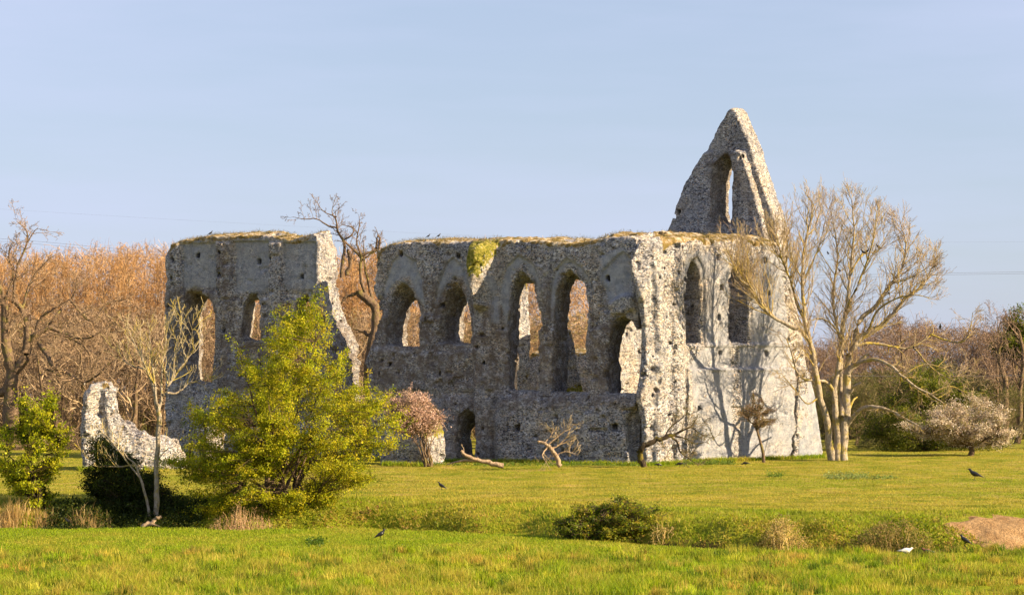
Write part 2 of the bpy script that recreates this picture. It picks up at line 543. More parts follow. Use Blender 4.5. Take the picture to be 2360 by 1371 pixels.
def leaves_mesh(name, cen, size, cols, mat, parent, origin=(0, 0, 0), asp=.6, flat=0.0):
    N = len(cen)
    a = RNG.normal(0, 1, (N, 3)); a /= np.linalg.norm(a, axis=1, keepdims=True)
    c = RNG.normal(0, 1, (N, 3)); c[:, 2] *= (1 - flat)
    c = np.cross(a, c); c /= np.linalg.norm(c, axis=1, keepdims=True) + 1e-9
    s = (np.asarray(size) * RNG.uniform(.6, 1.3, N))[:, None]
    V = np.stack([cen - a * s, cen + c * s * asp, cen + a * s, cen - c * s * asp], 1).reshape(-1, 3) - np.asarray(origin)
    q = np.arange(N * 4).reshape(N, 4)
    return np_mesh(name, V, q, mat, parent, False, col=np.repeat(cols, 4, axis=0))

def palette(N, cols, var=.15):
    cols = np.array(cols)
    i = RNG.integers(0, len(cols), N); j = RNG.integers(0, len(cols), N); t = RNG.random((N, 1))
    c = cols[i] * (1 - t) + cols[j] * t
    return np.clip(c * (1 + RNG.normal(0, var, (N, 1))), 0.002, 1)

def env_points(env, D, depth, n, shell=.5, org_noise=0.9, thr=-.25):
    """points inside the body whose outline, seen from the front, is env; rounded in depth, with gaps"""
    ex = np.array(env, float); lo = ex.min(0); hi = ex.max(0)
    out = []
    tot = 0
    while tot < n:
        x = RNG.uniform(lo[0], hi[0], n * 2); y = RNG.uniform(lo[1], hi[1], n * 2)
        sd = -psd(env, x, y)
        ok = sd > 0
        x, y, sd = x[ok], y[ok], sd[ok]
        half = depth * np.sqrt(np.clip(1 - (1 - np.clip(sd / (sd.max() + 1e-6), 0, 1)) ** 2, 0.02, 1))
        u = RNG.uniform(-1, 1, len(x)); u = np.sign(u) * np.abs(u) ** shell
        Dd = D + half * u
        p = np.stack([(x - CX) / F * Dd, Dd, EYE - (y - HY) / F * Dd], 1)
        g = vnoise(p[:, 0], p[:, 1], p[:, 2], org_noise, 11) + .5 * vnoise(p[:, 0], p[:, 1], p[:, 2], org_noise * 2.3, 17)
        p = p[g > thr]
        out.append(p); tot += len(p)
    return np.concatenate(out)[:n]

def shrub(name, label, cat, env, D, depth, base, stems, nclu, nleaf, lsize, cols, bark=M_BARK_BROWN, leafmat=M_LEAF,
          crown='foliage', spread=.16, stem_r=.06, thr=-.25, shell=.5, asp=.6, twig_r=.008, group=None, twigs=True, fork=None, flat=.45, org_noise=.9, boughs=60, bw=.30, hubx=0.0):
    """a bush or small leafy tree: stems, twigs to every spray, sprays of small leaves"""
    b0 = P(base[0], base[1], D); b0[2] = gz(b0[0], b0[1]) - .05
    t = thing(name, label, cat, b0, group)
    nb = boughs
    tg = env_points(env, D, depth, nb, .35, org_noise, thr=-2 if nb < 40 else thr)
    hub_base = P(fork[0], fork[1], D) if fork is not None else b0 + np.array([0, 0, .2])
    hubk = .75 if fork is None else .1
    ns = nb // 5
    tg[:ns] = b0 + (tg[:ns] - b0) * RNG.uniform(1.04, 1.16, (ns, 1))
    cl = []
    per = int(nclu / nb) + 1
    for q in tg:
        hub0 = hub_base + np.array([random.uniform(-hubx, hubx), 0, hubk * random.random() * max(0, q[2] - hub_base[2])])
        side = unit(RNG.normal(0, 1, 3))
        L_ = np.linalg.norm(q - hub0)
        mid = hub0 * .5 + q * .5 + side * L_ * .08 + np.array([0, 0, .06 * L_])
        tt = RNG.uniform(.45, 1.0, per) ** .62
        tt[: max(1, per // 12)] = RNG.uniform(1.0, 1.10, max(1, per // 12))
        c = hub0 * ((1 - tt) ** 2)[:, None] + mid * (2 * tt * (1 - tt))[:, None] + q * (tt ** 2)[:, None]
        cl.append(c + RNG.normal(0, 1, c.shape) * (bw * (.25 + .75 * (1.1 - tt)) * 1.5)[:, None] * np.array([1, 1, .55]))
    cl = np.concatenate(cl); 
    xx, yy = proj(cl); cl = cl[(psd(env, xx, yy) < 42) & (cl[:, 2] > ground(cl[:, 0], cl[:, 1]) + .03)]
    RNG.shuffle(cl); nclu = len(cl)
    T = Tubes()
    hubs = []
    root_ = b0
    if fork is not None:
        fk = P(fork[0], fork[1], D)
        pts = resample([b0, b0 * .55 + fk * .45 + RNG.normal(0, .08, 3), fk], 10)
        T.add(pts, np.linspace(stem_r * 1.5, stem_r, 10), 8)
        root_ = fk
    for i in range(stems):
        tgt = cl[RNG.integers(0, len(cl))]
        s = root_ + np.array([RNG.normal(0, depth * .10), RNG.normal(0, depth * .10), 0]) * (fork is None)
        mid = s * .5 + tgt * .5 + np.array([0, 0, abs(RNG.normal(0, .2))]) * (fork is None); mid[:2] = s[:2] * .6 + tgt[:2] * .4
        pts = resample([s, mid, tgt], 9); pts[1:] += RNG.normal(0, .04, (8, 3))
        rr = stem_r * RNG.uniform(.6, 1.2)
        T.add(pts, np.linspace(rr, rr * .2, 9), 6)
        hubs.append(pts[3:] if fork is None else pts[1:])
    hubs = np.concatenate(hubs)
    if twigs:
        m = min(len(cl), 1400)
        for c in cl[:m]:
            dd = np.linalg.norm(hubs - c, axis=1) + (hubs[:, 2] > c[2]) * .7
            h = hubs[np.argmin(dd)]
            md = (h + c) / 2 + RNG.normal(0, .07, 3)
            T.add([h, md, c, c + unit(c - md) * .15], [twig_r * 1.6, twig_r * 1.2, twig_r, twig_r * .5], 3)
    T.build('stems', bark, t, b0)
    rep = np.repeat(cl, nleaf, axis=0)
    stretch = RNG.normal(0, 1.5, (nclu, 1, 3)) * spread * np.array([1, 1, flat])
    along = RNG.uniform(-1, 1, (nclu, nleaf, 1))
    pos = rep + (stretch * along).reshape(-1, 3) + RNG.normal(0, spread * .42, rep.shape)
    ccol = palette(nclu, cols, .18)
    col = np.clip(np.repeat(ccol, nleaf, 0) * (1 + RNG.normal(0, .15, (len(rep), 1))), .002, 1)
    leaves_mesh(crown, pos, lsize, col, leafmat, t, b0, asp)
    return t

# ------------------------------------------------------------------ ground
def axis(lo, hi, step, outs):
    a = np.arange(lo, hi + 1e-6, step)
    return np.concatenate([-np.array(outs[::-1]) + lo, a, np.array(outs) + hi])
gx = axis(-36, 36, .3, [2, 5, 10, 20, 40, 80, 160, 400, 900, 2000])
gy = np.concatenate([np.array([-60, -20, 10, 30, 40, 48, 52]), np.arange(54, 72, .3), np.arange(72, 90, .15), np.arange(90, 136, .3), np.array([137, 140, 145, 150, 160, 175, 200, 240, 300, 400, 600, 1000, 1800, 3200])])
GX, GY = np.meshgrid(gx, gy, indexing='ij')
GZ = ground(GX, GY)
nI, nJ = GX.shape
gi = np.arange(nI * nJ).reshape(nI, nJ)
gq = np.stack([gi[:-1, :-1], gi[1:, :-1], gi[1:, 1:], gi[:-1, 1:]], -1).reshape(-1, 4)
s_ = GY - ditch_edge(GX)
cutv = sstep(.5, 1.0, s_) * (1 - sstep(1.7, 2.1, s_)) * sstep(1, 4, GX) * (1 - sstep(13.5, 14.5, GX))
lushv = (1 - sstep(-1.0, 1.0, s_)) * .9 + sstep(-1, 1, s_) * (1 - sstep(4, 9, s_)) * .75
g_o = np_mesh("ground", np.stack([GX, GY, GZ], -1).reshape(-1, 3), gq, M_GROUND, smooth=True, attrs={"lush": lushv.ravel(), "cut": cutv.ravel()})
tag(g_o, kind="structure")

# bare sandy soil on the bank at the right
def patch_mesh(name, poly_px, mat, lift=.05):
    w = np.array([on_ground(x, y)[:2] for x, y in poly_px])
    lo, hi = w.min(0), w.max(0)
    xs = np.arange(lo[0], hi[0] + .15, .15); ys = np.arange(lo[1], hi[1] + .15, .15)
    X, Y = np.meshgrid(xs, ys, indexing='ij')
    sd = psd([tuple(v) for v in w], X, Y) + .35 * vnoise(X, Y, X * 0, 1.2, 31) + .22 * vnoise(X, Y, X * 0, 3.1, 7)
    Z = ground(X, Y) + lift * sstep(.05, -.35, sd) - .03 * sstep(-.05, .2, sd) + (0.02 + .05 * vnoise(X, Y, X * 0, 1.3, 77) + .05 * vnoise(X, Y, X * 0, 3.6, 78)) * sstep(0, -.4, sd)
    id_ = np.arange(X.size).reshape(X.shape)
    q = np.stack([id_[:-1, :-1], id_[1:, :-1], id_[1:, 1:], id_[:-1, 1:]], -1)
    keep = (sd[:-1, :-1] < .2) & (sd[1:, 1:] < .2)
    o = np_mesh(name, np.stack([X, Y, Z], -1).reshape(-1, 3), q[keep], mat, smooth=True)
    return o
soil = patch_mesh("bare_soil", [(2165, 1208), (2225, 1186), (2300, 1186), (2420, 1182), (2600, 1190), (2600, 1262), (2420, 1266), (2300, 1268), (2262, 1256), (2222, 1240), (2180, 1226)], M_SOIL)
tag(soil, kind="structure")

# ------------------------------------------------------------------ masonry
def surface_nets(f, h, org):
    """naive surface nets; f negative inside; returns verts and quads"""
    ins = f < 0
    nx, ny, nz = f.shape
    acc = np.zeros((nx - 1, ny - 1, nz - 1, 3), np.float32); cnt = np.zeros((nx - 1, ny - 1, nz - 1), np.int16)
    edges = []
    for ax in range(3):
        sl0 = [slice(None)] * 3; sl1 = [slice(None)] * 3
        sl0[ax] = slice(0, -1); sl1[ax] = slice(1, None)
        a, b_ = f[tuple(sl0)], f[tuple(sl1)]
        cr = (a < 0) != (b_ < 0)
        I = np.argwhere(cr)
        va, vb = a[cr], b_[cr]
        t = va / (va - vb)
        pos = I.astype(np.float32); pos[:, ax] += t
        o1, o2 = [i for i in range(3) if i != ax]
        ok = (I[:, o1] > 0) & (I[:, o2] > 0) & (I[:, o1] < f.shape[o1] - 1) & (I[:, o2] < f.shape[o2] - 1)
        for d1 in (0, -1):
            for d2 in (0, -1):
                J = I.copy(); J[:, o1] += d1; J[:, o2] += d2
                k = (J >= 0).all(1) & (J[:, 0] < nx - 1) & (J[:, 1] < ny - 1) & (J[:, 2] < nz - 1)
                np.add.at(acc, tuple(J[k].T), pos[k]); np.add.at(cnt, tuple(J[k].T), 1)
        edges.append((ax, I[ok], (va < 0)[ok]))
    act = cnt > 0
    idx = np.full(act.shape, -1, np.int64); idx[act] = np.arange(act.sum())
    V = acc[act] / cnt[act][:, None]
    Q = []
    for ax, I, neg in edges:
        o1, o2 = [(1, 2), (2, 0), (0, 1)][ax]
        def g(d1, d2):
            J = I.copy(); J[:, o1] += d1; J[:, o2] += d2
            return idx[tuple(J.T)]
        q = np.stack([g(-1, -1), g(0, -1), g(0, 0), g(-1, 0)], 1)
        q[~neg] = q[~neg][:, ::-1]
        Q.append(q)
    return V * h + np.array(org), np.concatenate(Q)

class Plane:
    """a wall plane: point p0 (x,y), direction at ang below +X; m points away from the viewer"""
    def __init__(s, px, D, ang):
        s.p0 = np.array([(px - CX) / F * D, D]); a = R(ang)
        s.d = np.array([math.cos(a), -math.sin(a)]); s.m = np.array([math.sin(a), math.cos(a)])
    def uz(s, px, py, v=0.0):
        rx = (px - CX) / F
        D = (s.p0 @ s.m + v) / (rx * s.m[0] + s.m[1])
        p = np.array([rx * D, D])
        return float((p - s.p0) @ s.d), float(EYE - (py - HY) / F * D)
    def poly(s, pts, v=0.0): return [s.uz(x, y, v) for x, y in pts]
    def world(s, V):
        V = np.asarray(V)
        xy = s.p0 + V[:, :1] * s.d + V[:, 1:2] * s.m
        return np.concatenate([xy, V[:, 2:3]], 1)

def build_wall(pl, T, outline, holes=(), recess=(), bulge=(), h=.08, capdrop=.35, rough=.042, erode=.10, putlogs=(), cuts=(),
               plaster=(), rot=(), ivy=(), cap=.26, zmin=-.5, pad=.9, capclip=None, back_outline=None, seed=0.0, capv=1.0, round_=.12, nocap=False, capmin=-1.6, plv=1.0):
    """solid wall of thickness T. outline, holes ... are given where they stand on the wall's own front (and back) face."""
    O = np.array(outline)
    u0, u1 = O[:, 0].min() - .6, O[:, 0].max() + .6
    if back_outline is not None:
        B = np.array(back_outline); u0 = min(u0, B[:, 0].min() - .6); u1 = max(u1, B[:, 0].max() + .6)
    z1 = O[:, 1].max() + .6
    us = np.arange(u0, u1, h); vs = np.arange(-pad, T + .45, h); zs = np.arange(zmin, z1, h)
    U, Z = np.meshgrid(us, zs, indexing='ij')
    sdB = psd(outline if back_outline is None else back_outline, U, Z)
    sdF = psd(outline, U, Z + capdrop)
    sdF = np.where(Z < O[:, 1].min() + 1.5, np.maximum(psd(outline, U, Z), sdF), np.maximum(psd(outline, U, Z), sdF))
    front = np.zeros_like(U)
    for poly, dep, soft in recess:
        front += dep * sstep(soft, -soft, psd(poly, U, Z))
    for poly, dep, soft in bulge:
        front -= dep * sstep(soft, -soft, psd(poly, U, Z))
    W = np.clip(vs / T, 0, 1)[None, :, None]
    Vv = vs[None, :, None]
    sdo = sdF[:, None, :] * (1 - W) + sdB[:, None, :] * W
    a = front[:, None, :] - Vv; c = Vv - T + 0 * a
    def smax(p, q, k):
        hh = np.clip(.5 + .5 * (p - q) / k, 0, 1)
        return q * (1 - hh) + p * hh + k * hh * (1 - hh)
    f = smax(smax(a, c, .05), sdo + 0 * a, round_)
    hs = None
    for pf, pb in holes:
        A = psd(pf, U, Z); 
        if pb is None:
            d = A[:, None, :] + np.maximum(0, (Vv - front[:, None, :] - .6)) * 3      # blind
        else:
            Bk = psd(pb, U, Z)
            d = A[:, None, :] * (1 - W) + Bk[:, None, :] * W
        f = smax(f, -(d + .09), .05)
    for (cu, cz, ru, rz, dep) in putlogs:
        d = np.maximum(np.maximum(np.abs(U - cu) - ru, np.abs(Z - cz) - rz)[:, None, :] + 0 * a, Vv - front[:, None, :] - dep)
        f = np.maximum(f, -d)
    for poly, dep in cuts:
        d = np.maximum(psd(poly, U, Z)[:, None, :] + 0 * a, Vv - front[:, None, :] - dep)
        f = np.maximum(f, -d)
    near = np.abs(f) < .55
    I = np.nonzero(near)
    X = us[I[0]]; Yv = vs[I[1]]; Zz = zs[I[2]]
    sm = np.zeros_like(U)
    for poly in plaster: sm = np.maximum(sm, sstep(.1, -.1, psd(poly, U, Z)))
    smooth = 1 - .75 * sm[I[0], I[2]] * (np.abs(Yv - front[I[0], I[2]]) < .35)
    n = erode * (.65 * vnoise(X, Yv, Zz, .9, 3 + seed) + .45 * vnoise(X, Yv, Zz, 2.1, 13 + seed)) * (.4 + .6 * smooth)
    w = worley(X + seed, Yv, Zz, 4.2)
    n += rough * (2.2 * (w - .45)) * smooth
    n += rough * .6 * vnoise(X, Yv, Zz, 5.3, 21 + seed) * smooth
    deep = vnoise(X, Yv, Zz, 3.1, 41 + seed)
    n += .24 * sstep(.5, .8, deep) * smooth * (rough > .03)
    f[I] += n
    f = f.astype(np.float32)
    V, Q = surface_nets(f, h, (u0, -pad, zmin))
    # attributes
    ui = np.clip(((V[:, 0] - u0) / h).astype(int), 0, len(us) - 1); zi = np.clip(((V[:, 2] - zmin) / h).astype(int), 0, len(zs) - 1)
    solid = sdB < 0
    topz = np.where(solid.any(1), zs[len(zs) - 1 - np.argmax(solid[:, ::-1], axis=1)], 99)
    k = np.ones(9) / 9
    topz = np.convolve(np.pad(topz, 4, mode='edge'), k, 'valid')
    depth = topz[ui] - V[:, 2] - capdrop * (1 - np.clip(V[:, 1] / T, 0, 1)) * .9
    capa = sstep(cap, cap * .3, depth + .24 * vnoise(V[:, 0], V[:, 1], V[:, 2], 1.1, 61)) * capv * sstep(capmin, capmin + .5, V[:, 2] - zs[-1] + .6)
    if capclip is not None: capa = capa * sstep(capclip, capclip - .35, V[:, 0])
    if nocap: capa = capa * 0
    frontv = front[ui, zi]
    isf = (np.abs(V[:, 1] - frontv) < .4)
    def area(polys, soft):
        r = np.zeros_like(U)
        for p in polys: r = np.maximum(r, sstep(soft, -soft, psd(p, U, Z)))
        return r[ui, zi]
    at = {"cap": capa, "plaster": plv * area(plaster, .12) * isf if plaster else capa * 0,
          "rot": np.maximum(area(rot, .5) if rot else 0, ((V[:, 1] > frontv + .35) & (V[:, 1] < T - .1)) * .25) + capa * 0,  # openings get a weaker brown tone through their depth
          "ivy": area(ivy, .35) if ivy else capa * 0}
    return V, Q, at

def wall_obj(name, part, label, cat, pl, T, mat=M_FLINT, **kw):
    V, Q, at = build_wall(pl, T, **kw)
    Wd = pl.world(V)
    org = np.array([*(pl.p0), 0.0])
    t = thing(name, label, cat, org)
    o = np_mesh(part, Wd - org, Q, mat, t, smooth=False, attrs=at)
    # grass growing on the wall head
    n = len(V)
    capi = np.nonzero((at["cap"] > .8))[0]
    if len(capi) and not kw.get('nocap'):
        m = min(int(len(capi) * .8), 20000)
        k = RNG.choice(capi, m)
        c = Wd[k] + RNG.normal(0, .04, (m, 3))
        g = vnoise(c[:, 0], c[:, 1], c[:, 2], .9, 51)
        c = c[g > .02]
        m = len(c)
        if m: blades('wall_top_grass', c, .10, .006, palette(m, [(.12, .10, .03), (.20, .16, .05), (.09, .11, .02), (.28, .19, .09)]), M_GRASS, t, org)['kind'] = 'stuff'
    return t

def blades(name, base, hgt, wid, cols, mat, parent=None, origin=(0, 0, 0), lean=.45, hv=.35, segs=1):
    N = len(base)
    hg = np.asarray(hgt) * np.clip(RNG.normal(1, hv, N), .35, 2.2)
    th = RNG.uniform(0, 2 * np.pi, N)
    side = np.stack([np.cos(th), np.sin(th), 0 * th], 1)
    ln = RNG.normal(0, lean, (N, 2)) * hg[:, None]
    tip = base + np.stack([ln[:, 0], ln[:, 1], hg], 1)
    mid = base + np.stack([ln[:, 0] * .28, ln[:, 1] * .28, hg * .6], 1)
    w = (np.asarray(wid) * RNG.uniform(.7, 1.4, N))[:, None]
    V = np.stack([base - side * w, base + side * w, mid + side * w * .7, mid - side * w * .7, tip], 1).reshape(-1, 3) - np.asarray(origin)
    i = np.arange(N)[:, None] * 5
    q = i + np.array([0, 1, 2, 3]); t3 = i + np.array([3, 2, 4])
    cc = np.repeat(cols, 5, 0)
    return np_mesh(name, V, [q, t3], mat, parent, False, col=cc)

# ---- left ruined wall
PA = Plane(1480, 120, 30)
def H(pl, T, pf, pb): return (pl.poly(pf), pl.poly(pb, T) if pb else None)
TA = 1.9
outA = [(383, 1120), (382, 820), (381, 717), (384, 606), (386, 570), (398, 552), (420, 540), (451, 533), (534, 530), (603, 527), (645, 533), (670, 540), (695, 530), (724, 523), (737, 540),
        (735, 606), (734, 662), (734, 700), (742, 740), (756, 786), (768, 840), (774, 900), (778, 960), (785, 1120)]
w1f = [(418, 668), (440, 664), (462, 667), (478, 682), (492, 700), (496, 740), (496, 830), (490, 888), (462, 888), (440, 880), (424, 800)]
w1b = [(479, 686), (470, 706), (466, 772), (464, 811), (464, 885), (530, 888), (537, 830), (537, 740), (520, 697)]
w2f = [(556, 720), (562, 682), (576, 669), (588, 673), (596, 690), (602, 723), (605, 773), (600, 789), (560, 789), (552, 770)]
w2b = [(593, 686), (588, 712), (582, 745), (579, 789), (642, 789), (645, 740), (620, 690)]
w3f = [(675, 760), (678, 700), (690, 674), (703, 671), (712, 690), (719, 722), (721, 775), (716, 795), (675, 795)]
w3b = [(711, 684), (703, 705), (696, 740), (695, 795), (757, 795), (757, 720), (740, 690)]
def panel(pl, x0, x1, y0, y1): return pl.poly([(x0, y1), (x0, y0), (x1, y0), (x1, y1)])
def plog(pl, lst, r=.11, dep=.5):
    return [(*pl.uz(x, y), r, r * 1.15, dep) for x, y in lst]
wall_obj("ruined_wall", "masonry", "grey flint ruin wall standing alone left, with mossy top and white broken right end", "ruined wall",
    PA, TA, outline=PA.poly(outA), back_outline=[(u, z) for u, z in PA.poly(outA[:15])] + PA.poly([(765, 529), (778, 579), (783, 662), (788, 698), (810, 750), (827, 786), (832, 820), (833, 900), (828, 960), (832, 1120)], TA), holes=[H(PA, TA, w1f, w1b), H(PA, TA, w2f, w2b), H(PA, TA, w3f, w3b)],
    recess=[(panel(PA, 417, 498, 560, 672), .16, .05), (panel(PA, 536, 618, 556, 690), .16, .05), (panel(PA, 654, 726, 558, 690), .16, .05)],
    bulge=[(panel(PA, 500, 534, 560, 1100), .20, .06), (panel(PA, 622, 650, 560, 1100), .22, .06), (panel(PA, 380, 414, 560, 1100), .12, .08)],
    plaster=[panel(PA, 417, 498, 556, 665), panel(PA, 538, 618, 552, 675), panel(PA, 652, 728, 552, 670)],
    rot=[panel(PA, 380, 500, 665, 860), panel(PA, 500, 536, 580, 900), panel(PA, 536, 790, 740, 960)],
    putlogs=plog(PA, [(398, 592), (451, 588), (498, 586), (501, 634), (397, 640), (621, 590), (625, 634), (690, 637), (592, 602), (389, 705), (446, 712), (437, 762), (500, 700), (640, 800), (520, 760)]),
    erode=.10, seed=1.0, plv=.7, capclip=PA.uz(722, 530)[0])

# ---- long arcade wall in the middle
PB = PA; TB = 1.9
outB = [(850, 1120), (851, 900), (848, 868), (847, 825), (853, 794), (862, 754), (873, 727), (872, 699), (861, 671), (863, 620), (863, 585), (869, 563), (885, 550), (920, 544), (985, 543), (1050, 543), (1088, 541), (1160, 539),
        (1250, 541), (1330, 544), (1360, 537), (1400, 529), (1450, 530), (1470, 535), (1472, 1120)]
b1f = [(884, 800), (887, 720), (895, 682), (906, 656), (920, 644), (935, 645), (947, 664), (959, 690), (967, 724), (969, 804), (938, 806), (915, 800)]
b1b = [(955, 688), (947, 708), (943, 740), (940, 803), (1009, 803), (1009, 724), (985, 690)]
b2f = [(1006, 796), (1010, 720), (1016, 688), (1025, 660), (1040, 644), (1052, 643), (1064, 660), (1076, 684), (1085, 714), (1091, 798), (1066, 800), (1040, 796)]
b2b = [(1080, 689), (1070, 708), (1067, 760), (1066, 799), (1131, 799), (1130, 720), (1105, 690)]
b3f = [(1168, 905), (1168, 720), (1172, 668), (1183, 632), (1198, 614), (1217, 633), (1232, 666), (1241, 697), (1245, 740), (1244, 906)]
b3b = [(1216, 643), (1204, 668), (1197, 700), (1194, 760), (1192, 906), (1286, 906), (1286, 740), (1280, 697), (1245, 655)]
b4f = [(1268, 907), (1271, 714), (1278, 660), (1290, 630), (1310, 610), (1328, 630), (1345, 654), (1356, 690), (1360, 734), (1359, 909)]
b4b = [(1331, 641), (1318, 670), (1310, 700), (1308, 760), (1307, 909), (1401, 909), (1402, 734), (1395, 690), (1360, 650)]
b5f = [(1398, 912), (1398, 800), (1404, 752), (1420, 728), (1443, 719), (1459, 741), (1471, 766), (1480, 797), (1484, 912)]
b5b = [(1453, 731), (1440, 748), (1431, 775), (1428, 820), (1430, 914), (1530, 914), (1530, 790), (1500, 745)]
d1f = [(1052, 1090), (1054, 1000), (1058, 958), (1070, 944), (1083, 940), (1095, 950), (1100, 966), (1102, 1090)]
d1b = [(1086, 1090), (1086, 985), (1092, 974), (1103, 967), (1128, 966), (1142, 980), (1142, 1090)]
d2f = [(1461, 1090), (1452, 1040), (1446, 1005), (1448, 960), (1458, 941), (1472, 934), (1482, 952), (1487, 1010), (1487, 1090)]
blind = lambda *p: (PB.poly(list(p)), .14, .04)
wall_obj("arcade_wall", "masonry", "long shaded flint wall of tall pointed arches in the middle with two crows on top", "ruined wall",
    PB, TB, outline=PB.poly(outB),
    holes=[H(PB, TB, b1f, b1b), H(PB, TB, b2f, b2b), H(PB, TB, b3f, b3b), H(PB, TB, b4f, b4b), H(PB, TB, b5f, b5b), H(PB, TB, d1f, d1b), H(PB, TB, d2f, None)],
    recess=[blind((872, 730), (875, 700), (883, 653), (902, 603), (926, 583), (955, 602), (969, 640), (978, 715), (975, 730)),
            blind((993, 730), (997, 700), (1008, 653), (1026, 606), (1043, 592), (1066, 616), (1080, 653), (1088, 700), (1088, 730)),
            blind((1146, 760), (1149, 659), (1165, 616), (1194, 588), (1229, 611), (1244, 650), (1250, 700), (1250, 760)),
            blind((1264, 760), (1266, 671), (1278, 622), (1305, 594), (1342, 617), (1362, 655), (1368, 760)),
            blind((1386, 720), (1386, 625), (1420, 590), (1436, 580), (1452, 592), (1455, 720)),
            (PB.poly([(975, 1100), (1015, 905), (1085, 905), (1100, 935), (1140, 1100)]), .05, .1)],
    bulge=[(PB.poly([(1094, 600), (1100, 566), (1130, 560), (1143, 575), (1140, 640), (1124, 700), (1112, 705), (1100, 660)]), 1.5, .45),
           (PB.poly([(1095, 700), (1140, 700), (1138, 1110), (1095, 1110)]), .28, .12),
           (PB.poly([(1146, 945), (1160, 916), (1195, 908), (1245, 912), (1262, 934), (1280, 914), (1320, 908), (1356, 914), (1372, 940), (1392, 918), (1430, 908), (1475, 926), (1500, 1110), (1150, 1110)]), .48, .38),
           (PB.poly([(1006, 935), (1030, 912), (1060, 908), (1084, 925), (1092, 1110), (985, 1110)]), .36, .35),
           (PB.poly([(1400, 700), (1440, 678), (1462, 684), (1465, 712), (1440, 722), (1410, 722)]), .35, .12),
           (PB.poly([(974, 724), (998, 724), (1000, 742), (972, 742)]), .16, .04),
           (PB.poly([(1366, 760), (1400, 745), (1398, 930), (1362, 930)]), .10, .08),
           (PB.poly([(840, 800), (968, 812), (1094, 808), (1094, 900), (840, 900)]), .15, .15)],
    plaster=[PB.poly([(880, 690), (884, 653), (902, 603), (926, 583), (955, 602), (969, 640), (978, 710), (960, 690), (940, 640), (920, 640), (900, 660)]),
             PB.poly([(998, 700), (1008, 653), (1026, 606), (1043, 592), (1066, 616), (1082, 680), (1060, 640), (1040, 638), (1016, 668)]),
             PB.poly([(1149, 690), (1151, 659), (1165, 616), (1194, 588), (1229, 611), (1246, 670), (1225, 640), (1200, 606), (1172, 640), (1164, 760)]),
             PB.poly([(1266, 671), (1278, 622), (1305, 594), (1342, 617), (1368, 680), (1350, 650), (1310, 602), (1280, 640), (1268, 740)]),
             PB.poly([(1380, 640), (1385, 590), (1440, 570), (1455, 680), (1400, 700)]), PB.poly([(1136, 640), (1146, 640), (1146, 745), (1138, 745)])],
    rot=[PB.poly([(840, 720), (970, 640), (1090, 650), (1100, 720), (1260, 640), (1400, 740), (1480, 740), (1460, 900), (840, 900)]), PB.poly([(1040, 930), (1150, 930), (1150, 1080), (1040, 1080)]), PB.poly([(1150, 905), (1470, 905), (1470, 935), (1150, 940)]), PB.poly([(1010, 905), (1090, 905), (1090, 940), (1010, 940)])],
    ivy=[PB.poly([(1085, 590), (1095, 555), (1128, 545), (1155, 560), (1140, 610), (1130, 640), (1105, 640), (1092, 625)])], pad=1.6,
    putlogs=plog(PB, [(921, 585), (1056, 588), (1174, 800), (1287, 801), (1398, 640), (1012, 702), (1398, 862), (1120, 835), (900, 840), (1015, 860), (1200, 985), (1280, 995), (1340, 992), (1420, 985)]),
    erode=.12, seed=2.0)

# ---- sunlit wall on the right
PCp = Plane(1461, 119.4, -44)
PCp.d = np.array([math.cos(R(44)), math.sin(R(44))]); PCp.m = np.array([-math.sin(R(44)), math.cos(R(44))])
TC = 1.5
outC = [(1474, 1120), (1480, 1068), (1478, 1010), (1480, 972), (1474, 942), (1462, 918), (1466, 900), (1474, 866), (1478, 821), (1477, 744), (1472, 701), (1462, 649), (1453, 612), (1452, 585), (1462, 556), (1480, 538),
        (1510, 531), (1545, 533), (1620, 536), (1700, 539), (1770, 541), (1792, 545), (1808, 565), (1815, 610), (1823, 649), (1833, 692), (1845, 752), (1852, 800), (1858, 850), (1860, 1120)]
c1 = [(1582, 795), (1581, 650), (1585, 625), (1593, 606), (1603, 597), (1612, 608), (1618, 625), (1621, 650), (1622, 795)]
c2 = [(1684, 795), (1686, 650), (1691, 625), (1701, 605), (1713, 594), (1723, 606), (1729, 628), (1731, 660), (1732, 795)]
def grow_px(p, g, cx, cy): return [(x + g * (1 if x > cx else -1), y - g if y < cy else y) for x, y in p]
def straight(pl, T, p):
    a = pl.poly(p); return (a, a)
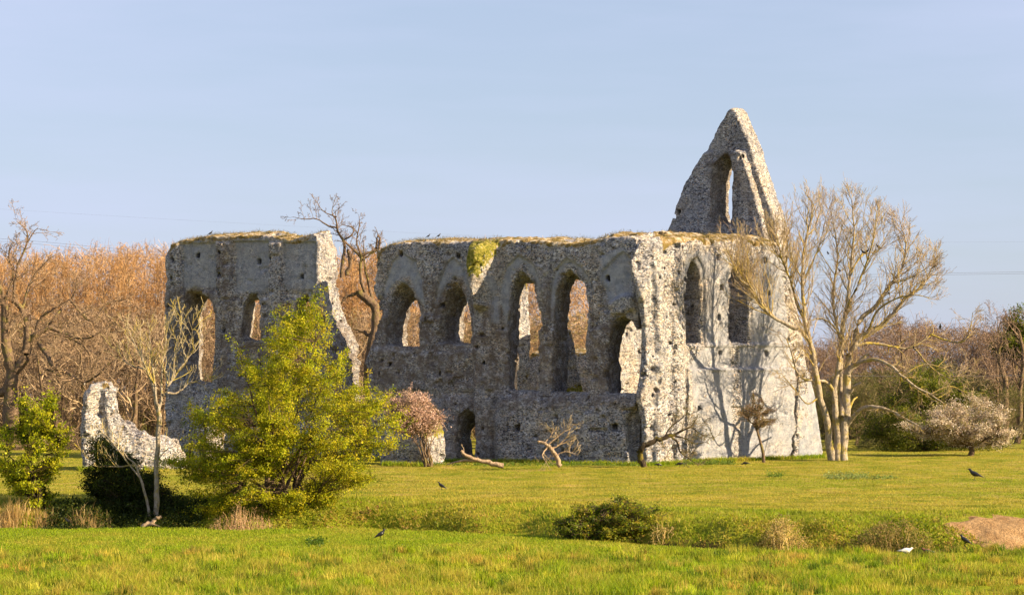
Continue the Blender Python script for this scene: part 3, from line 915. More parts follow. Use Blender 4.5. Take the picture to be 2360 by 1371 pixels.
wall_obj("transept_wall", "masonry", "sunlit pale flint wall on the right with two lancet windows and tree shadows", "ruined wall",
    PCp, TC, mat=M_FLINT, outline=PCp.poly(outC), back_outline=PCp.poly([(x if x > 1600 else x + 2, y) for x, y in outC], TC), plv=.78, holes=[straight(PCp, TC, c1), straight(PCp, TC, c2)],
    recess=[(PCp.poly(grow_px(c1, 5, 1602, 700)), .13, .03), (PCp.poly(grow_px(c2, 5, 1708, 700)), .13, .03)],
    bulge=[(PCp.poly([(1570, 850), (1870, 848), (1870, 1120), (1570, 1120)]), .20, .04), (PCp.poly([(1625, 847), (1870, 846), (1870, 854), (1625, 855)]), .07, .02),
           (PCp.poly([(1625, 791), (1830, 789), (1830, 799), (1625, 799)]), .09, .02),
           (PCp.poly([(1462, 650), (1500, 560), (1562, 545), (1572, 700), (1578, 900), (1570, 1110), (1470, 1110)]), .32, .30),
           (PCp.poly([(1490, 600), (1510, 640), (1525, 800), (1520, 1100), (1495, 1100), (1500, 760)]), .22, .12),
           (PCp.poly([(1535, 720), (1560, 760), (1566, 960), (1548, 1100), (1540, 900)]), .18, .12)],
    cuts=[(PCp.poly([(1826, 852), (1831, 870), (1829, 900), (1823, 950), (1826, 985), (1818, 1010), (1822, 1035), (1815, 1060), (1812, 1090), (1818, 1090), (1821, 1060), (1827, 1036), (1823, 1012), (1831, 986), (1829, 950), (1835, 900), (1836, 868), (1831, 852)]), .6)],
    plaster=[PCp.poly([(1625, 590), (1680, 590), (1680, 1060), (1600, 1060), (1585, 850), (1625, 800)]), PCp.poly([(1735, 590), (1800, 590), (1825, 850), (1820, 1080), (1700, 1080), (1700, 800), (1735, 800)]),
             PCp.poly([(1574, 640), (1581, 590), (1603, 582), (1680, 590), (1680, 680), (1626, 660), (1603, 592), (1580, 640), (1580, 800), (1572, 800)])],
    putlogs=plog(PCp, [(1657, 594), (1766, 599), (1665, 662), (1774, 676), (1659, 730), (1661, 813), (1769, 815), (1540, 800), (1500, 900), (1605, 940), (1520, 620)], .12),
    cap=.45, erode=.11, seed=3.0)
twall = bpy.data.objects["transept_wall"]
# lower smooth buttress at its far corner
PBt = Plane(1822, 127.6, -44)
PBt.d, PBt.m = PCp.d, PCp.m
outBt = [(1836, 1120), (1838, 870), (1842, 850), (1866, 851), (1874, 880), (1883, 960), (1892, 1020), (1898, 1060), (1900, 1120)]
V, Q, at = build_wall(PBt, 1.2, outline=PBt.poly(outBt), bulge=[(PBt.poly([(1800, 900), (1920, 900), (1920, 1130), (1800, 1130)]), .12, .4)],
    plaster=[PBt.poly([(1800, 840), (1920, 840), (1920, 1130), (1800, 1130)])], rough=.015, erode=.05, nocap=True, capdrop=.25, putlogs=plog(PBt, [(1860, 869)], .08), seed=4)
np_mesh('buttress', PBt.world(V) - np.array([*PCp.p0, 0]), Q, M_FLINT, twall, attrs=at)

# ---- gable behind
PG = Plane(1800, 127.5, 30)
TG = 1.45
outG = [(1490, 1120), (1500, 640), (1539, 534), (1555, 500), (1570, 453), (1587, 410), (1608, 375), (1624, 351), (1634, 328), (1654, 287), (1676, 250), (1686, 243), (1696, 252), (1709, 284), (1722, 312), (1734, 342), (1742, 372),
        (1753, 407), (1766, 448), (1783, 491), (1790, 538), (1796, 700), (1800, 1120)]
g1f = [(1640, 522), (1641, 440), (1644, 385), (1652, 365), (1668, 348), (1684, 352), (1693, 372), (1697, 395), (1696, 450), (1695, 500), (1691, 522)]
g1b = [(1690, 373), (1682, 396), (1679, 424), (1678, 497), (1686, 519), (1730, 519), (1730, 395), (1715, 373)]
wall_obj("gable_wall", "masonry", "tall pointed flint gable with a narrow lancet rising behind the sunlit wall", "ruined gable",
    PG, TG, outline=PG.poly(outG), rot=[PG.poly([(1638, 350), (1700, 345), (1700, 530), (1638, 530)])], holes=[H(PG, TG, g1f, g1b)],
    bulge=[(PG.poly([(1480, 1120), (1500, 600), (1596, 380), (1622, 352), (1642, 350), (1646, 372), (1690, 352), (1700, 345), (1716, 352), (1738, 420), (1762, 500), (1772, 560), (1780, 1120)]), .34, .10)],
    putlogs=plog(PG, [(1712, 364), (1560, 500), (1572, 488)], .12), h=.08, nocap=True, capdrop=.15, erode=.035, rough=.028, seed=5.0, pad=.9, zmin=-.3)

# ---- low ruin at the far left
PF = Plane(182, 112, -38)
PF.d = np.array([math.cos(R(38)), math.sin(R(38))]); PF.m = np.array([-math.sin(R(38)), math.cos(R(38))])
outF = [(192, 1110), (192, 1064), (187, 990), (189, 920), (195, 885), (205, 880), (214, 870), (238, 866), (256, 875), (272, 894), (262, 913), (266, 948), (282, 970), (296, 968), (306, 990), (330, 988), (342, 1004), (368, 998), (384, 1012), (402, 1008), (410, 1030), (424, 1045), (428, 1110)]
wall_obj("ruin_stump", "masonry", "low bright flint stump with a tall narrow left end behind the bare sapling", "ruin stump",
    PF, 1.2, mat=M_FLINT, outline=PF.poly(outF), back_outline=PF.poly([(x + 2, y) for x, y in outF], 1.2), bulge=[(PF.poly([(208, 885), (170, 885), (170, 1110), (214, 1110)]), .28, .05), (PF.poly([(238, 870), (290, 960), (330, 1000), (330, 1110), (262, 1110), (236, 960)]), .30, .10)],
    cap=.12, capdrop=.3, erode=.20, seed=6.0, rough=.055)

# ---- stub of a cross wall with blossom on it
PS = Plane(985, 119, 30)
outS = [(868, 1120), (872, 1000), (884, 975), (920, 968), (950, 955), (965, 962), (978, 985), (985, 1020), (988, 1120)]
wall_obj("wall_stub", "masonry", "short wall stub with a white sunlit end standing before the arcade wall", "ruin stump",
    PS, 1.7, outline=PS.poly(outS), cap=.2, capdrop=.1, erode=.14, seed=7.0, ivy=[PS.poly([(950, 950), (985, 965), (990, 1010), (960, 1000)])])

PT = Plane(470, 117, -38)
PT.d, PT.m = PF.d, PF.m
wall_obj("broken_pier", "masonry", "small white block of broken flint wall half hidden by the green hawthorn", "ruin stump",
    PT, 1.2, mat=M_FLINT, outline=PT.poly([(478, 1110), (476, 1000), (484, 985), (505, 978), (520, 990), (524, 1040), (530, 1110)]), cap=.2, capdrop=.15, erode=.12, seed=8.0)

# ---- farther fragments seen through the arches
def frag(px, D, outl, label, T=1.2, seed=9., mirror=True, **kw):
    pl = Plane(px, D, 30)
    if mirror:
        pl.d = np.array([math.cos(R(40)), math.sin(R(40))]); pl.m = np.array([-math.sin(R(40)), math.cos(R(40))])
    return wall_obj("wall_fragment", "masonry", label, "ruin fragment", pl, T, mat=M_FLINT, outline=pl.poly(outl), h=.11, seed=seed, **kw)
frag(1190, 148, [(1165, 1110), (1165, 640), (1195, 620), (1216, 640), (1222, 690), (1224, 745), (1226, 905), (1230, 1110)], "sunlit wall fragment seen low through the third arch of the arcade", seed=9.)
frag(1290, 148, [(1272, 1110), (1272, 760), (1290, 735), (1318, 748), (1326, 800), (1340, 860), (1350, 905), (1352, 1110)], "ivy-grown sunlit wall fragment seen through the fourth arch of the arcade", seed=10.,
     ivy=[[(-1, 0), (-1, 3.6), (5, 4.6), (9, 5), (9, 0)]])
frag(1400, 146, [(1380, 1110), (1380, 720), (1400, 690), (1440, 680), (1500, 690), (1505, 1110)], "tall sunlit wall fragment filling the fifth arch beside the sunlit wall", seed=11.)
frag(1365, 156, [(1140, 1110), (1180, 860), (1225, 802), (1290, 800), (1365, 800), (1372, 1110)], "dark low wall fragment behind the third and fourth arches", seed=12., mirror=False)

# ------------------------------------------------------------------ background woodland
def proto_tree(name, label, group, H, prm, bark, crown_col, stems=1, r=.16, budc=None, crown_from=.3, spread=.0, tall=None):
    """a bare tree in its own space, base at the origin"""
    root = thing(name, label, 'tree', (0, 0, 0), group)
    T = Tubes(); K = Tubes()
    tips = []
    for i in range(stems):
        lean = np.array([random.gauss(0, .05 + spread), random.gauss(0, .05 + spread), 1.0])
        base = np.array([random.gauss(0, .25 * (stems > 1)), random.gauss(0, .25 * (stems > 1)), 0])
        h = H * random.uniform(.82, 1.0) if stems > 1 else H * .8
        pts = [base]; d = unit(lean)
        for j in range(7):
            d = unit(d + np.array([random.gauss(0, .06), random.gauss(0, .06), .05]))
            pts.append(pts[-1] + d * h / 7)
        pts = resample(pts, 12)
        rad = np.linspace(r, r * .12, 12) / (1 if stems == 1 else 1.4)
        T.add(pts, rad, 6)
        nb = prm['limbs']
        for j in range(nb):
            t = crown_from + (1 - crown_from) * (j + random.random()) / nb
            k = min(int(t * 11), 10)
            a = random.uniform(0, 2 * math.pi)
            ang = prm['open'] * random.uniform(.7, 1.2)
            dd = np.array([math.cos(a) * math.sin(ang), math.sin(a) * math.sin(ang), math.cos(ang)])
            grow(K, pts[k], dd, H * prm['reach'] * (1.2 - .75 * t) * random.uniform(.7, 1.2), rad[k] * .5, 0, prm, tips)
    T.build('trunk', bark, root)
    cc = np.array(crown_col)
    if budc is not None and tips:
        tp = np.array(tips); tp = np.repeat(tp, 3, 0) + RNG.normal(0, .14, (len(tp) * 3, 3))
    K.build('crown', M_TWIG, root, col=lambda N, Rr: palette(N, cc, .22))
    if budc is not None and tips:
        leaves_mesh('buds', tp, .035, palette(len(tp), budc, .2), M_LEAF, root, asp=.5)
    return root

prm_tall = dict(seg=[6, 4, 3], wob=[.16, .22, .26], up=[.10, .10, .06], n=[10, 4], ang=[.65, .7], ratio=[.42, .5], sides=[4, 3, 3], rmin=.011, t0=.12, limbs=12, open=.6, reach=.28)
prm_scrub = dict(seg=[6, 5, 4], wob=[.16, .22, .28], up=[.04, .03, .02], n=[9, 6], ang=[.7, .8], ratio=[.5, .5], sides=[4, 3, 3], rmin=.010, t0=.1, limbs=9, open=.8, reach=.42)
prm_oak = dict(seg=[7, 5, 4], wob=[.14, .2, .24], up=[.05, .05, .05], n=[9, 6], ang=[.65, .7], ratio=[.5, .45], sides=[5, 3, 3], rmin=.012, t0=.15, limbs=14, open=.85, reach=.42)

def plant_copies(protos, spots, hpx=None):
    first = {}
    for i, (x, y, k, sc, rz) in enumerate(spots):
        z = gz(x, y) - .1
        if k not in first:
            o = protos[k]; first[k] = o
            o.location = (x, y, z); o.rotation_euler = (0, 0, rz); o.scale = (sc, sc, sc)
        else:
            dup(protos[k], (x, y, z), rz, sc)

orange = [(.40, .22, .085), (.46, .28, .13), (.30, .17, .08), (.42, .24, .09), (.50, .34, .18)]
brown = [(.24, .165, .10), (.31, .21, .13), (.18, .12, .075), (.38, .27, .17)]
purple = [(.17, .115, .08), (.22, .15, .10), (.12, .085, .065), (.27, .19, .13)]
gL = "slender bare trees of the wood behind the ruins"
tallA = [proto_tree('alder_tree', "slender bare orange-twigged tree in the massed wood at left behind the ruins", gL, 14.0, prm_tall, M_BARK_TAN, orange, 3, .12, [(.44, .22, .07), (.50, .30, .12)], .25, .04) for _ in range(3)]
spots = []
random.seed(11)
for row, (D, step) in enumerate([(172, 2.1), (179, 2.6), (187, 2.9)]):
    x0 = (-90 - CX) / F * D; x1 = (960 - CX) / F * D
    x = x0 + random.random()
    while x < x1:
        pyt = 560 + random.uniform(-12, 16)
        if (x / D * F + CX) < 60: pyt += 12
        hh = EYE + (HY - pyt) * D / F
        spots.append((x, D + random.uniform(-2, 2), random.randrange(3), hh / 14.4, random.uniform(0, 6.28)))
        x += step * random.uniform(.6, 1.4)
plant_copies(tallA, spots)
gS = "bare brown bushy trees in front of the left wood"
scrub = [proto_tree('thorn_tree', "low twiggy brown bare tree in the thicket at left below the orange wood", gS, 7.0, prm_scrub, M_BARK_BROWN, brown, 2, .10, None, .12, .12) for _ in range(3)]
spots = []
for D, y0, y1, step in [(152, 700, 790, 3.0), (158, 650, 740, 3.0), (164, 610, 680, 3.2)]:
    x = (-70 - CX) / F * D
    while x < (1000 - CX) / F * D:
        hh = EYE + (HY - random.uniform(y0, y1)) * D / F
        spots.append((x, D + random.uniform(-2, 2), random.randrange(3), hh / 7.2, random.uniform(0, 6.28)))
        x += step * random.uniform(.7, 1.3)
plant_copies(scrub, spots)

gM = "spreading bare trees before the left wood"
prm_mid = dict(prm_oak); prm_mid.update(limbs=9, open=1.0, reach=.55, rmin=.011, wob=[.2, .26, .28])
mid = [proto_tree('spreading_bare_tree', "broad bare tree with twisting tan limbs in front of the orange wood at left", gM, 9.0, prm_mid, M_BARK_TAN, [(.34, .25, .15), (.42, .31, .20), (.26, .19, .12)], 1, .24, None, .22, .1) for _ in range(2)]
plant_copies(mid, [((px - CX) / F * Dd, Dd, i % 2, k, i * 1.7) for i, (px, Dd, k) in enumerate([(-30, 150, 1.0), (110, 149, .85), (205, 151, .95), (300, 150, .9), (370, 152, 1.05), (820, 150, 1.0), (600, 154, .9)])])

gR = "bare trees of the far wood at right"
rightT = [proto_tree('woodland_tree', "bare purple-brown tree of the far wood at right behind the spreading tree", gR, 11.0, prm_oak, M_BARK_BROWN, purple, 1, .17, [(.22, .12, .08), (.3, .18, .1)], .25, .03) for _ in range(3)]
spots = []
def right_top(px): return np.interp(px, [1000, 1800, 1900, 2000, 2060, 2130, 2200, 2280, 2360, 2500], [700, 770, 770, 740, 728, 722, 735, 735, 720, 720])
for D, step in [(182, 3.3), (192, 3.6), (204, 3.8)]:
    x = (1010 - CX) / F * D
    while x < (2480 - CX) / F * D:
        px = x / D * F + CX
        hh = EYE + (HY - right_top(px) - random.uniform(-14, 40)) * D / F
        spots.append((x, D + random.uniform(-3, 3), random.randrange(3), hh / 10.8, random.uniform(0, 6.28)))
        x += step * random.uniform(.7, 1.3)
plant_copies(rightT, spots)
gR2 = "low bare thicket trees under the right wood"
scrub2 = [proto_tree('scrub_tree', "low grey-brown bare thicket tree at the foot of the right wood", gR2, 5.0, prm_scrub, M_BARK_BROWN, [(.16, .12, .06), (.22, .17, .08), (.12, .10, .05)], 3, .08, [(.10, .12, .02), (.16, .16, .03)], .1, .14) for _ in range(2)]
spots = []
for D, step in [(158, 3.0), (166, 3.0), (174, 3.2)]:
    x = (1840 - CX) / F * D
    while x < (2470 - CX) / F * D:
        hh = EYE + (HY - random.uniform(830, 900)) * D / F
        spots.append((x, D + random.uniform(-2, 2), random.randrange(2), hh / 5.2, random.uniform(0, 6.28)))
        x += step * random.uniform(.7, 1.3)
plant_copies(scrub2, spots)

# deep inside of the wood: a mass of twigs nobody could count
def wood_mass(name, label, xs, D0, D1, top, n, cols, size, up=.9, thick=.016):
    x = RNG.uniform(xs[0], xs[1], n); D = RNG.uniform(D0, D1, n)
    px = x / D * F + CX
    zt = EYE + (HY - np.array([top(p) for p in px])) * D / F
    z = ground(x, D) + RNG.random(n) ** .9 * zt
    zz = z - ground(x, D)
    topn = zt * (1 + .07 * vnoise(x, D, x * 0, .45, 73) + .04 * vnoise(x, D, x * 0, 1.4, 74)) - 1.0
    g = vnoise(x, D, z, .35, 71)
    k = (g > -.6) & (zz < topn)
    cen = np.stack([x, D, z], 1)[k]
    m = len(cen)
    dirs = RNG.normal(0, 1, (m, 3)) * np.array([1, 1, .6]) + np.array([0, 0, up]); dirs /= np.linalg.norm(dirs, axis=1, keepdims=True)
    ls = size * RNG.uniform(.4, 1.3, (m, 1)) / 3
    pts = [cen]
    for _ in range(3):
        dirs = dirs + RNG.normal(0, .42, (m, 3)); dirs /= np.linalg.norm(dirs, axis=1, keepdims=True)
        pts.append(pts[-1] + dirs * ls)
    pts = np.stack(pts, 1); rad = np.array([1, .8, .6, .35])[None] * (RNG.uniform(.6, 1.5, (m, 1)) * thick)
    T = Tubes()
    T.p[(4, 3)] = list(zip(pts, rad))
    cc = np.array(cols)
    o = T.build(name, M_TWIG, None, (0, 0, 0), col=lambda N, Rr: palette(N, cc, .25))
    tag(o, label, 'woodland', kind='stuff')
wood_mass('woodland_thicket', "dense brown mass of twigs filling the wood at left", (-48, 8), 186, 204, lambda p: 575, 70000, orange + brown, 1.3, .9, .020)
wood_mass('woodland_undergrowth', "dark twiggy undergrowth at the foot of the left wood", (-46, 6), 166, 172, lambda p: 700, 34000, brown + [(.16, .13, .05), (.19, .17, .05)], 1.1, .2, .018)
wood_mass('woodland_thicket', "dense purple-brown mass of twigs filling the wood at right", (-6, 52), 206, 222, lambda p: right_top(p) + 12, 60000, purple, 1.3, .6, .020)
wood_mass('woodland_undergrowth', "dark olive undergrowth at the foot of the right wood", (14, 44), 176, 181, lambda p: 850, 30000, [(.15, .12, .06), (.15, .14, .05), (.11, .10, .05)], 1.0, .2, .018)

wood_mass('woodland_undergrowth', "low olive brush along the far field edge at right", (16.5, 34), 145, 150, lambda p: 985 + 30 * math.sin(p * .03), 16000, [(.15, .14, .04), (.10, .11, .03), (.20, .17, .06), (.07, .08, .02)], .7, .3, .016)
wood_mass('woodland_undergrowth', "low brown brush at the field edge behind the left stump", (-34, -12), 145, 150, lambda p: 960 + 30 * math.sin(p * .04), 16000, brown + [(.14, .14, .04)], .8, .3, .016)

# ------------------------------------------------------------------ old oak at the far left
def twiggy(T, limbs, prm, step=.5, t0=.2, ratio=1.0, tips=None, frac=(.3, .9), biasup=.25):
    for pts, rad in limbs:
        seglen = np.linalg.norm(np.diff(pts, axis=0), axis=1); L = seglen.sum()
        n = max(1, int(L * (1 - t0) / step))
        cum = np.concatenate([[0], np.cumsum(seglen)]) / L
        for j in range(n):
            t = t0 + (1 - t0) * (j + random.random()) / n
            k = min(np.searchsorted(cum, t), len(pts) - 1)
            q = pts[k]; dd = unit(pts[k] - pts[k - 1]) if k else unit(pts[1] - pts[0])
            s = unit(np.cross(dd, np.array([random.gauss(0, 1), random.gauss(0, 1), random.gauss(0, 1)])))
            nd = unit(dd * .6 + s * .8 + np.array([0, 0, biasup]))
            grow(T, q, nd, ratio * random.uniform(*frac) * (1.25 - .5 * t), min(rad[k] * .5, prm.get('rmax', .045)), 0, prm, tips)

D = 146
ob = P(30, 1040, D); ob[2] = gz(ob[0], ob[1])
oak = thing('oak_tree', "old gnarled oak with thick twisting brown limbs at the far left edge", 'tree', ob)
Tt = Tubes(); lim = []
trunk = [limb(Tt, [(34, 1050), (28, 980), (26, 900), (30, 850)], D, .62, .42, 9)]
lim += [limb(Tt, [(30, 860), (18, 820), (12, 760), (8, 700), (-10, 640)], D, .36, .16, 8), limb(Tt, [(28, 870), (60, 820), (62, 790), (62, 755), (50, 715), (30, 690)], D, .34, .12, 8),
        limb(Tt, [(64, 800), (78, 775), (112, 755), (140, 765), (165, 780)], D, .22, .09, 7), limb(Tt, [(112, 755), (130, 725), (165, 690), (178, 660), (200, 640)], D, .10, .02, 6, dd=[0, 0, 1, 1, 2]),
        limb(Tt, [(80, 780), (92, 735), (120, 715), (160, 690)], D, .12, .04, 6), limb(Tt, [(90, 790), (120, 840), (150, 855), (172, 870), (200, 880), (240, 850), (260, 820)], D, .15, .03, 6, dd=[0, -1, -1, -2, -2, -3, -3]),
        limb(Tt, [(30, 700), (40, 620), (62, 560), (60, 530), (40, 512)], D, .10, .012, 6), limb(Tt, [(62, 560), (78, 535), (88, 525)], D, .05, .015, 5),
        limb(Tt, [(150, 770), (185, 780), (215, 775), (250, 750)], D, .09, .03, 6, dd=[0, -1, -2, -2]), limb(Tt, [(165, 780), (195, 800), (210, 830), (205, 860)], D, .07, .02, 5, dd=[0, -1, -1, -1]),
        limb(Tt, [(160, 690), (210, 740), (245, 700), (290, 690)], D, .07, .02, 5, dd=[0, 0, 1, 1]), limb(Tt, [(50, 715), (70, 650), (110, 600), (125, 590)], D, .09, .02, 5, dd=[0, 1, 1, 1]),
        limb(Tt, [(8, 700), (30, 640), (20, 590), (30, 560)], D, .09, .02, 5), limb(Tt, [(26, 900), (-10, 905), (-40, 890)], D, .3, .2, 8), limb(Tt, [(100, 850), (130, 860), (170, 905)], D, .08, .02, 5, dd=[-1, -1, -1])]
Tt.build('trunk', M_BARK_TAN, oak, ob)
Tk = Tubes()
prm = dict(seg=[6, 4, 3], wob=[.25, .3, .3], up=[.02, .03, .02], n=[6, 4], ang=[.7, .8], ratio=[.5, .5], sides=[4, 3, 3], rmin=.009, rmax=.03)
twiggy(Tk, lim, prm, .26, .2, 2.2, None)
Tk.build('crown', M_TWIG, oak, ob, col=lambda N, Rr: palette(N, brown + [(.34, .23, .13)], .2))

# gnarled tree in the gap between the two ruins
D = 142
ob = P(850, 1040, D); ob[2] = gz(ob[0], ob[1])
gn = thing('gnarled_tree', "gnarled bare tree with knotted limbs in the gap between the two ruin walls", 'tree', ob)
Tt = Tubes(); lim = []
limb(Tt, [(855, 1050), (862, 950), (850, 860), (858, 800), (866, 750), (864, 710), (845, 690), (825, 672)], D, .42, .22, 9, 26)
limb(Tt, [(866, 760), (852, 772), (835, 762), (812, 756)], D, .16, .05, 7)
lim += [limb(Tt, [(845, 690), (836, 660), (830, 620), (832, 590), (822, 560), (828, 520), (827, 495)], D, .14, .012, 6),
        limb(Tt, [(864, 710), (852, 660), (840, 610), (838, 560)], D, .13, .03, 6, dd=[0, 1, 1, 1]),
        limb(Tt, [(830, 672), (812, 680), (795, 685), (785, 700)], D, .12, .05, 6),
        limb(Tt, [(788, 640), (792, 590), (793, 560), (778, 530), (775, 508), (765, 490), (770, 462)], D, .13, .012, 6),
        limb(Tt, [(800, 634), (806, 600), (800, 575)], D, .14, .10, 6),
        limb(Tt, [(840, 600), (815, 575), (790, 552), (778, 530)], D, .09, .05, 6),
        limb(Tt, [(776, 525), (755, 520), (730, 505), (700, 505), (675, 500)], D, .06, .012, 5),
        limb(Tt, [(776, 500), (750, 490), (735, 475), (738, 465)], D, .04, .012, 5),
        limb(Tt, [(790, 555), (812, 540), (812, 525), (790, 518)], D, .06, .02, 5),
        limb(Tt, [(840, 595), (865, 580), (880, 570)], D, .07, .02, 5),
        limb(Tt, [(832, 590), (852, 582), (866, 572), (869, 548), (873, 543), (876, 556), (872, 575)], D, .07, .05, 5)]
Tt.build('trunk', M_BARK_TAN, gn, ob)
Tk = Tubes()
prm = dict(seg=[5, 4, 3], wob=[.22, .28, .3], up=[.06, .06, .04], n=[5, 4], ang=[.6, .7], ratio=[.5, .5], sides=[4, 3, 3], rmin=.0075, rmax=.022)
twiggy(Tk, lim, prm, .20, .3, 1.3, None)
Tk.build('crown', M_TWIG, gn, ob, col=lambda N, Rr: palette(N, [(.15, .11, .08), (.22, .15, .1)], .2))

# ------------------------------------------------------------------ big spreading bare tree before the sunlit wall
D = 123.2
ob = P(1932, 1058, D); ob[2] = gz(ob[0], ob[1])
big = thing('spreading_tree', "big bare tree with several pale trunks and yellow lichened boughs right of the sunlit wall", 'tree', ob)
Tt = Tubes(); Tbo = Tubes(); lim = []
def L(pix, r0, r1, dd=None, n=None): 
    dd = dd or list(np.linspace(0, random.uniform(-2.2, 2.2), len(pix)))
    l = limb(Tt if r0 > .1 else Tbo, pix, D, r0, r1, 8 if r0 > .1 else 6, n, dd); lim.append(l); return l
L([(1917, 1066), (1906, 990), (1889, 910), (1876, 834), (1863, 778), (1853, 727), (1848, 655), (1853, 579), (1868, 512), (1872, 470)], .20, .03, [0, -.3, -.6, -.8, -1, -1, -1, -1, -1, -1], 30)
L([(1863, 785), (1846, 760), (1810, 748), (1766, 716), (1736, 670), (1705, 640), (1685, 600)], .12, .03, [-1, -1.2, -1.6, -2, -2.4, -2.8, -3])
L([(1858, 745), (1835, 690), (1820, 645), (1800, 590), (1790, 540)], .10, .02, [-1, -1, -1.4, -2, -2])
L([(1854, 640), (1875, 600), (1890, 560), (1905, 500)], .07, .015)
L([(1932, 1066), (1930, 1010), (1926, 960), (1924, 900), (1932, 839), (1943, 757), (1953, 686), (1962, 614), (1968, 528), (1963, 461)], .20, .025, [0, .1, .1, .2, .2, .2, .3, .3, .3, .3], 30)
L([(1925, 935), (1915, 893), (1894, 877), (1858, 875), (1838, 859), (1825, 815), (1812, 780)], .11, .025, [.1, 0, -.4, -.8, -1, -1.4, -1.6])
L([(1945, 1066), (1945, 987), (1950, 941), (1953, 859), (1962, 803), (1991, 773), (2027, 752), (2060, 722), (2085, 690), (2124, 660), (2144, 625), (2159, 590)], .25, .02, [0, .2, .3, .4, .4, .4, .4, .2, 0, 0, 0, 0], 34)
L([(1963, 803), (1984, 735), (2016, 706), (2052, 655), (2078, 620), (2088, 568), (2076, 515)], .15, .02, [.4, .6, .8, 1, 1.2, 1.4, 1.4])
L([(1958, 850), (1976, 838), (2006, 829), (2047, 839), (2078, 865), (2108, 890), (2144, 908), (2175, 930)], .12, .03, [.4, 0, -.6, -1.2, -1.6, -2, -2.2, -2.4])
L([(1951, 980), (1976, 948), (2006, 937), (2052, 946), (2088, 967), (2119, 982)], .13, .05, [.3, -.2, -.8, -1.2, -1.6, -1.8])
L([(1965, 800), (1996, 791), (2047, 796), (2088, 803), (2124, 788), (2150, 768)], .09, .03, [.4, .8, 1, 1.2, 1.4, 1.6])
L([(2144, 770), (2190, 786), (2221, 786), (2236, 757), (2242, 720)], .06, .015)
L([(1940, 960), (1938, 880), (1940, 800), (1925, 740), (1920, 680), (1930, 600), (1925, 540), (1915, 490)], .12, .02, [0, 1, 1.4, 1.6, 2, 2, 2, 2])
L([(1948, 720), (1975, 660), (2000, 600), (2015, 540), (2020, 490)], .08, .015)
L([(1958, 640), (1985, 590), (2020, 580), (2040, 560)], .05, .015)
L([(2052, 655), (2100, 640), (2140, 615)], .05, .012)
L([(1998, 765), (2020, 720), (2060, 690), (2110, 680), (2150, 690)], .07, .015, [.4, 0, -.5, -1, -1])
L([(1955, 859), (1985, 828), (2003, 815)], .14, .07, [.3, .2, .1]); L([(1954, 905), (1970, 890), (1984, 882)], .11, .06, [.3, 0, -.2]); L([(1950, 960), (1965, 925), (1975, 915)], .07, .04)
L([(1943, 780), (1915, 745), (1890, 735), (1860, 740)], .06, .015, [0, 0, 0, 0])
L([(2108, 803), (2150, 850), (2190, 870), (2240, 850)], .05, .012, [1, .5, 0, 0])
L([(2078, 865), (2130, 840), (2180, 850), (2230, 870)], .05, .012, [-1.6, -1.6, -1.6, -1.6])
L([(2144, 908), (2190, 890), (2230, 905), (2270, 905)], .045, .012, [-2.2] * 4)
L([(1889, 915), (1860, 930), (1830, 895), (1800, 860)], .05, .012, [-.6, -1, -1.4, -2])
Tt.build('trunk', M_BARK_PALE, big, ob); Tbo.build('boughs', M_BARK_YEL, big, ob)
# knots of bark where the boughs leave are left to the limbs; now the boughs' finer branching
env_big = [(1628, 600), (1630, 520), (1660, 480), (1720, 480), (1770, 520), (1790, 500), (1800, 450), (1850, 435), (1900, 432), (1925, 440), (1975, 432), (2030, 470), (2045, 495), (2070, 488), (2105, 520), (2120, 580), (2150, 590), (2168, 630),
           (2172, 690), (2185, 720), (2240, 690), (2262, 740), (2250, 800), (2330, 900), (2290, 940), (2100, 960), (2010, 930), (1900, 960), (1850, 950), (1780, 860), (1700, 810), (1690, 770), (1650, 700)]
Tk = Tubes()
prm = dict(seg=[7, 5, 4], wob=[.12, .14, .16], up=[.09, .07, .06], n=[6, 3.6], ang=[.48, .55], ratio=[.58, .55], sides=[4, 3, 3], rmin=.0068, env=env_big, envl=0)
random.seed(5)
up_l = [l for i, l in enumerate(lim) if i in (0, 1, 2, 3, 4, 6, 7, 12, 13, 14, 15, 16)]
prm['rmax'] = .026
twiggy(Tk, up_l, prm, .16, .32, 2.3, None, (.3, 1.2), .45)
low_l = [l for i, l in enumerate(lim) if i in (5, 8, 9, 10, 11, 20, 21, 22, 23, 24)]
prm2 = dict(prm); prm2.update(wob=[.2, .24, .25], up=[.02, .05, .03], n=[5, 3])
twiggy(Tk, low_l, prm2, .17, .4, 1.5, None, (.4, 1.0), .1)
prm3 = dict(prm); prm3.update(up=[.2, .16, .12])
twiggy(Tk, [lim[1], lim[2]], prm3, .16, .3, 2.6, None, (.5, 1.1), .7)
def yel(N, Rr):
    c = palette(N, [(.34, .24, .04), (.40, .29, .07), (.30, .23, .12), (.38, .30, .19)], .18)
    thin = palette(N, [(.28, .20, .14), (.37, .28, .20), (.34, .27, .10)], .18)
    return np.where((Rr[:, 0] > .014)[:, None], c, thin)
Tk.build('crown', M_TWIG, big, ob, col=yel)

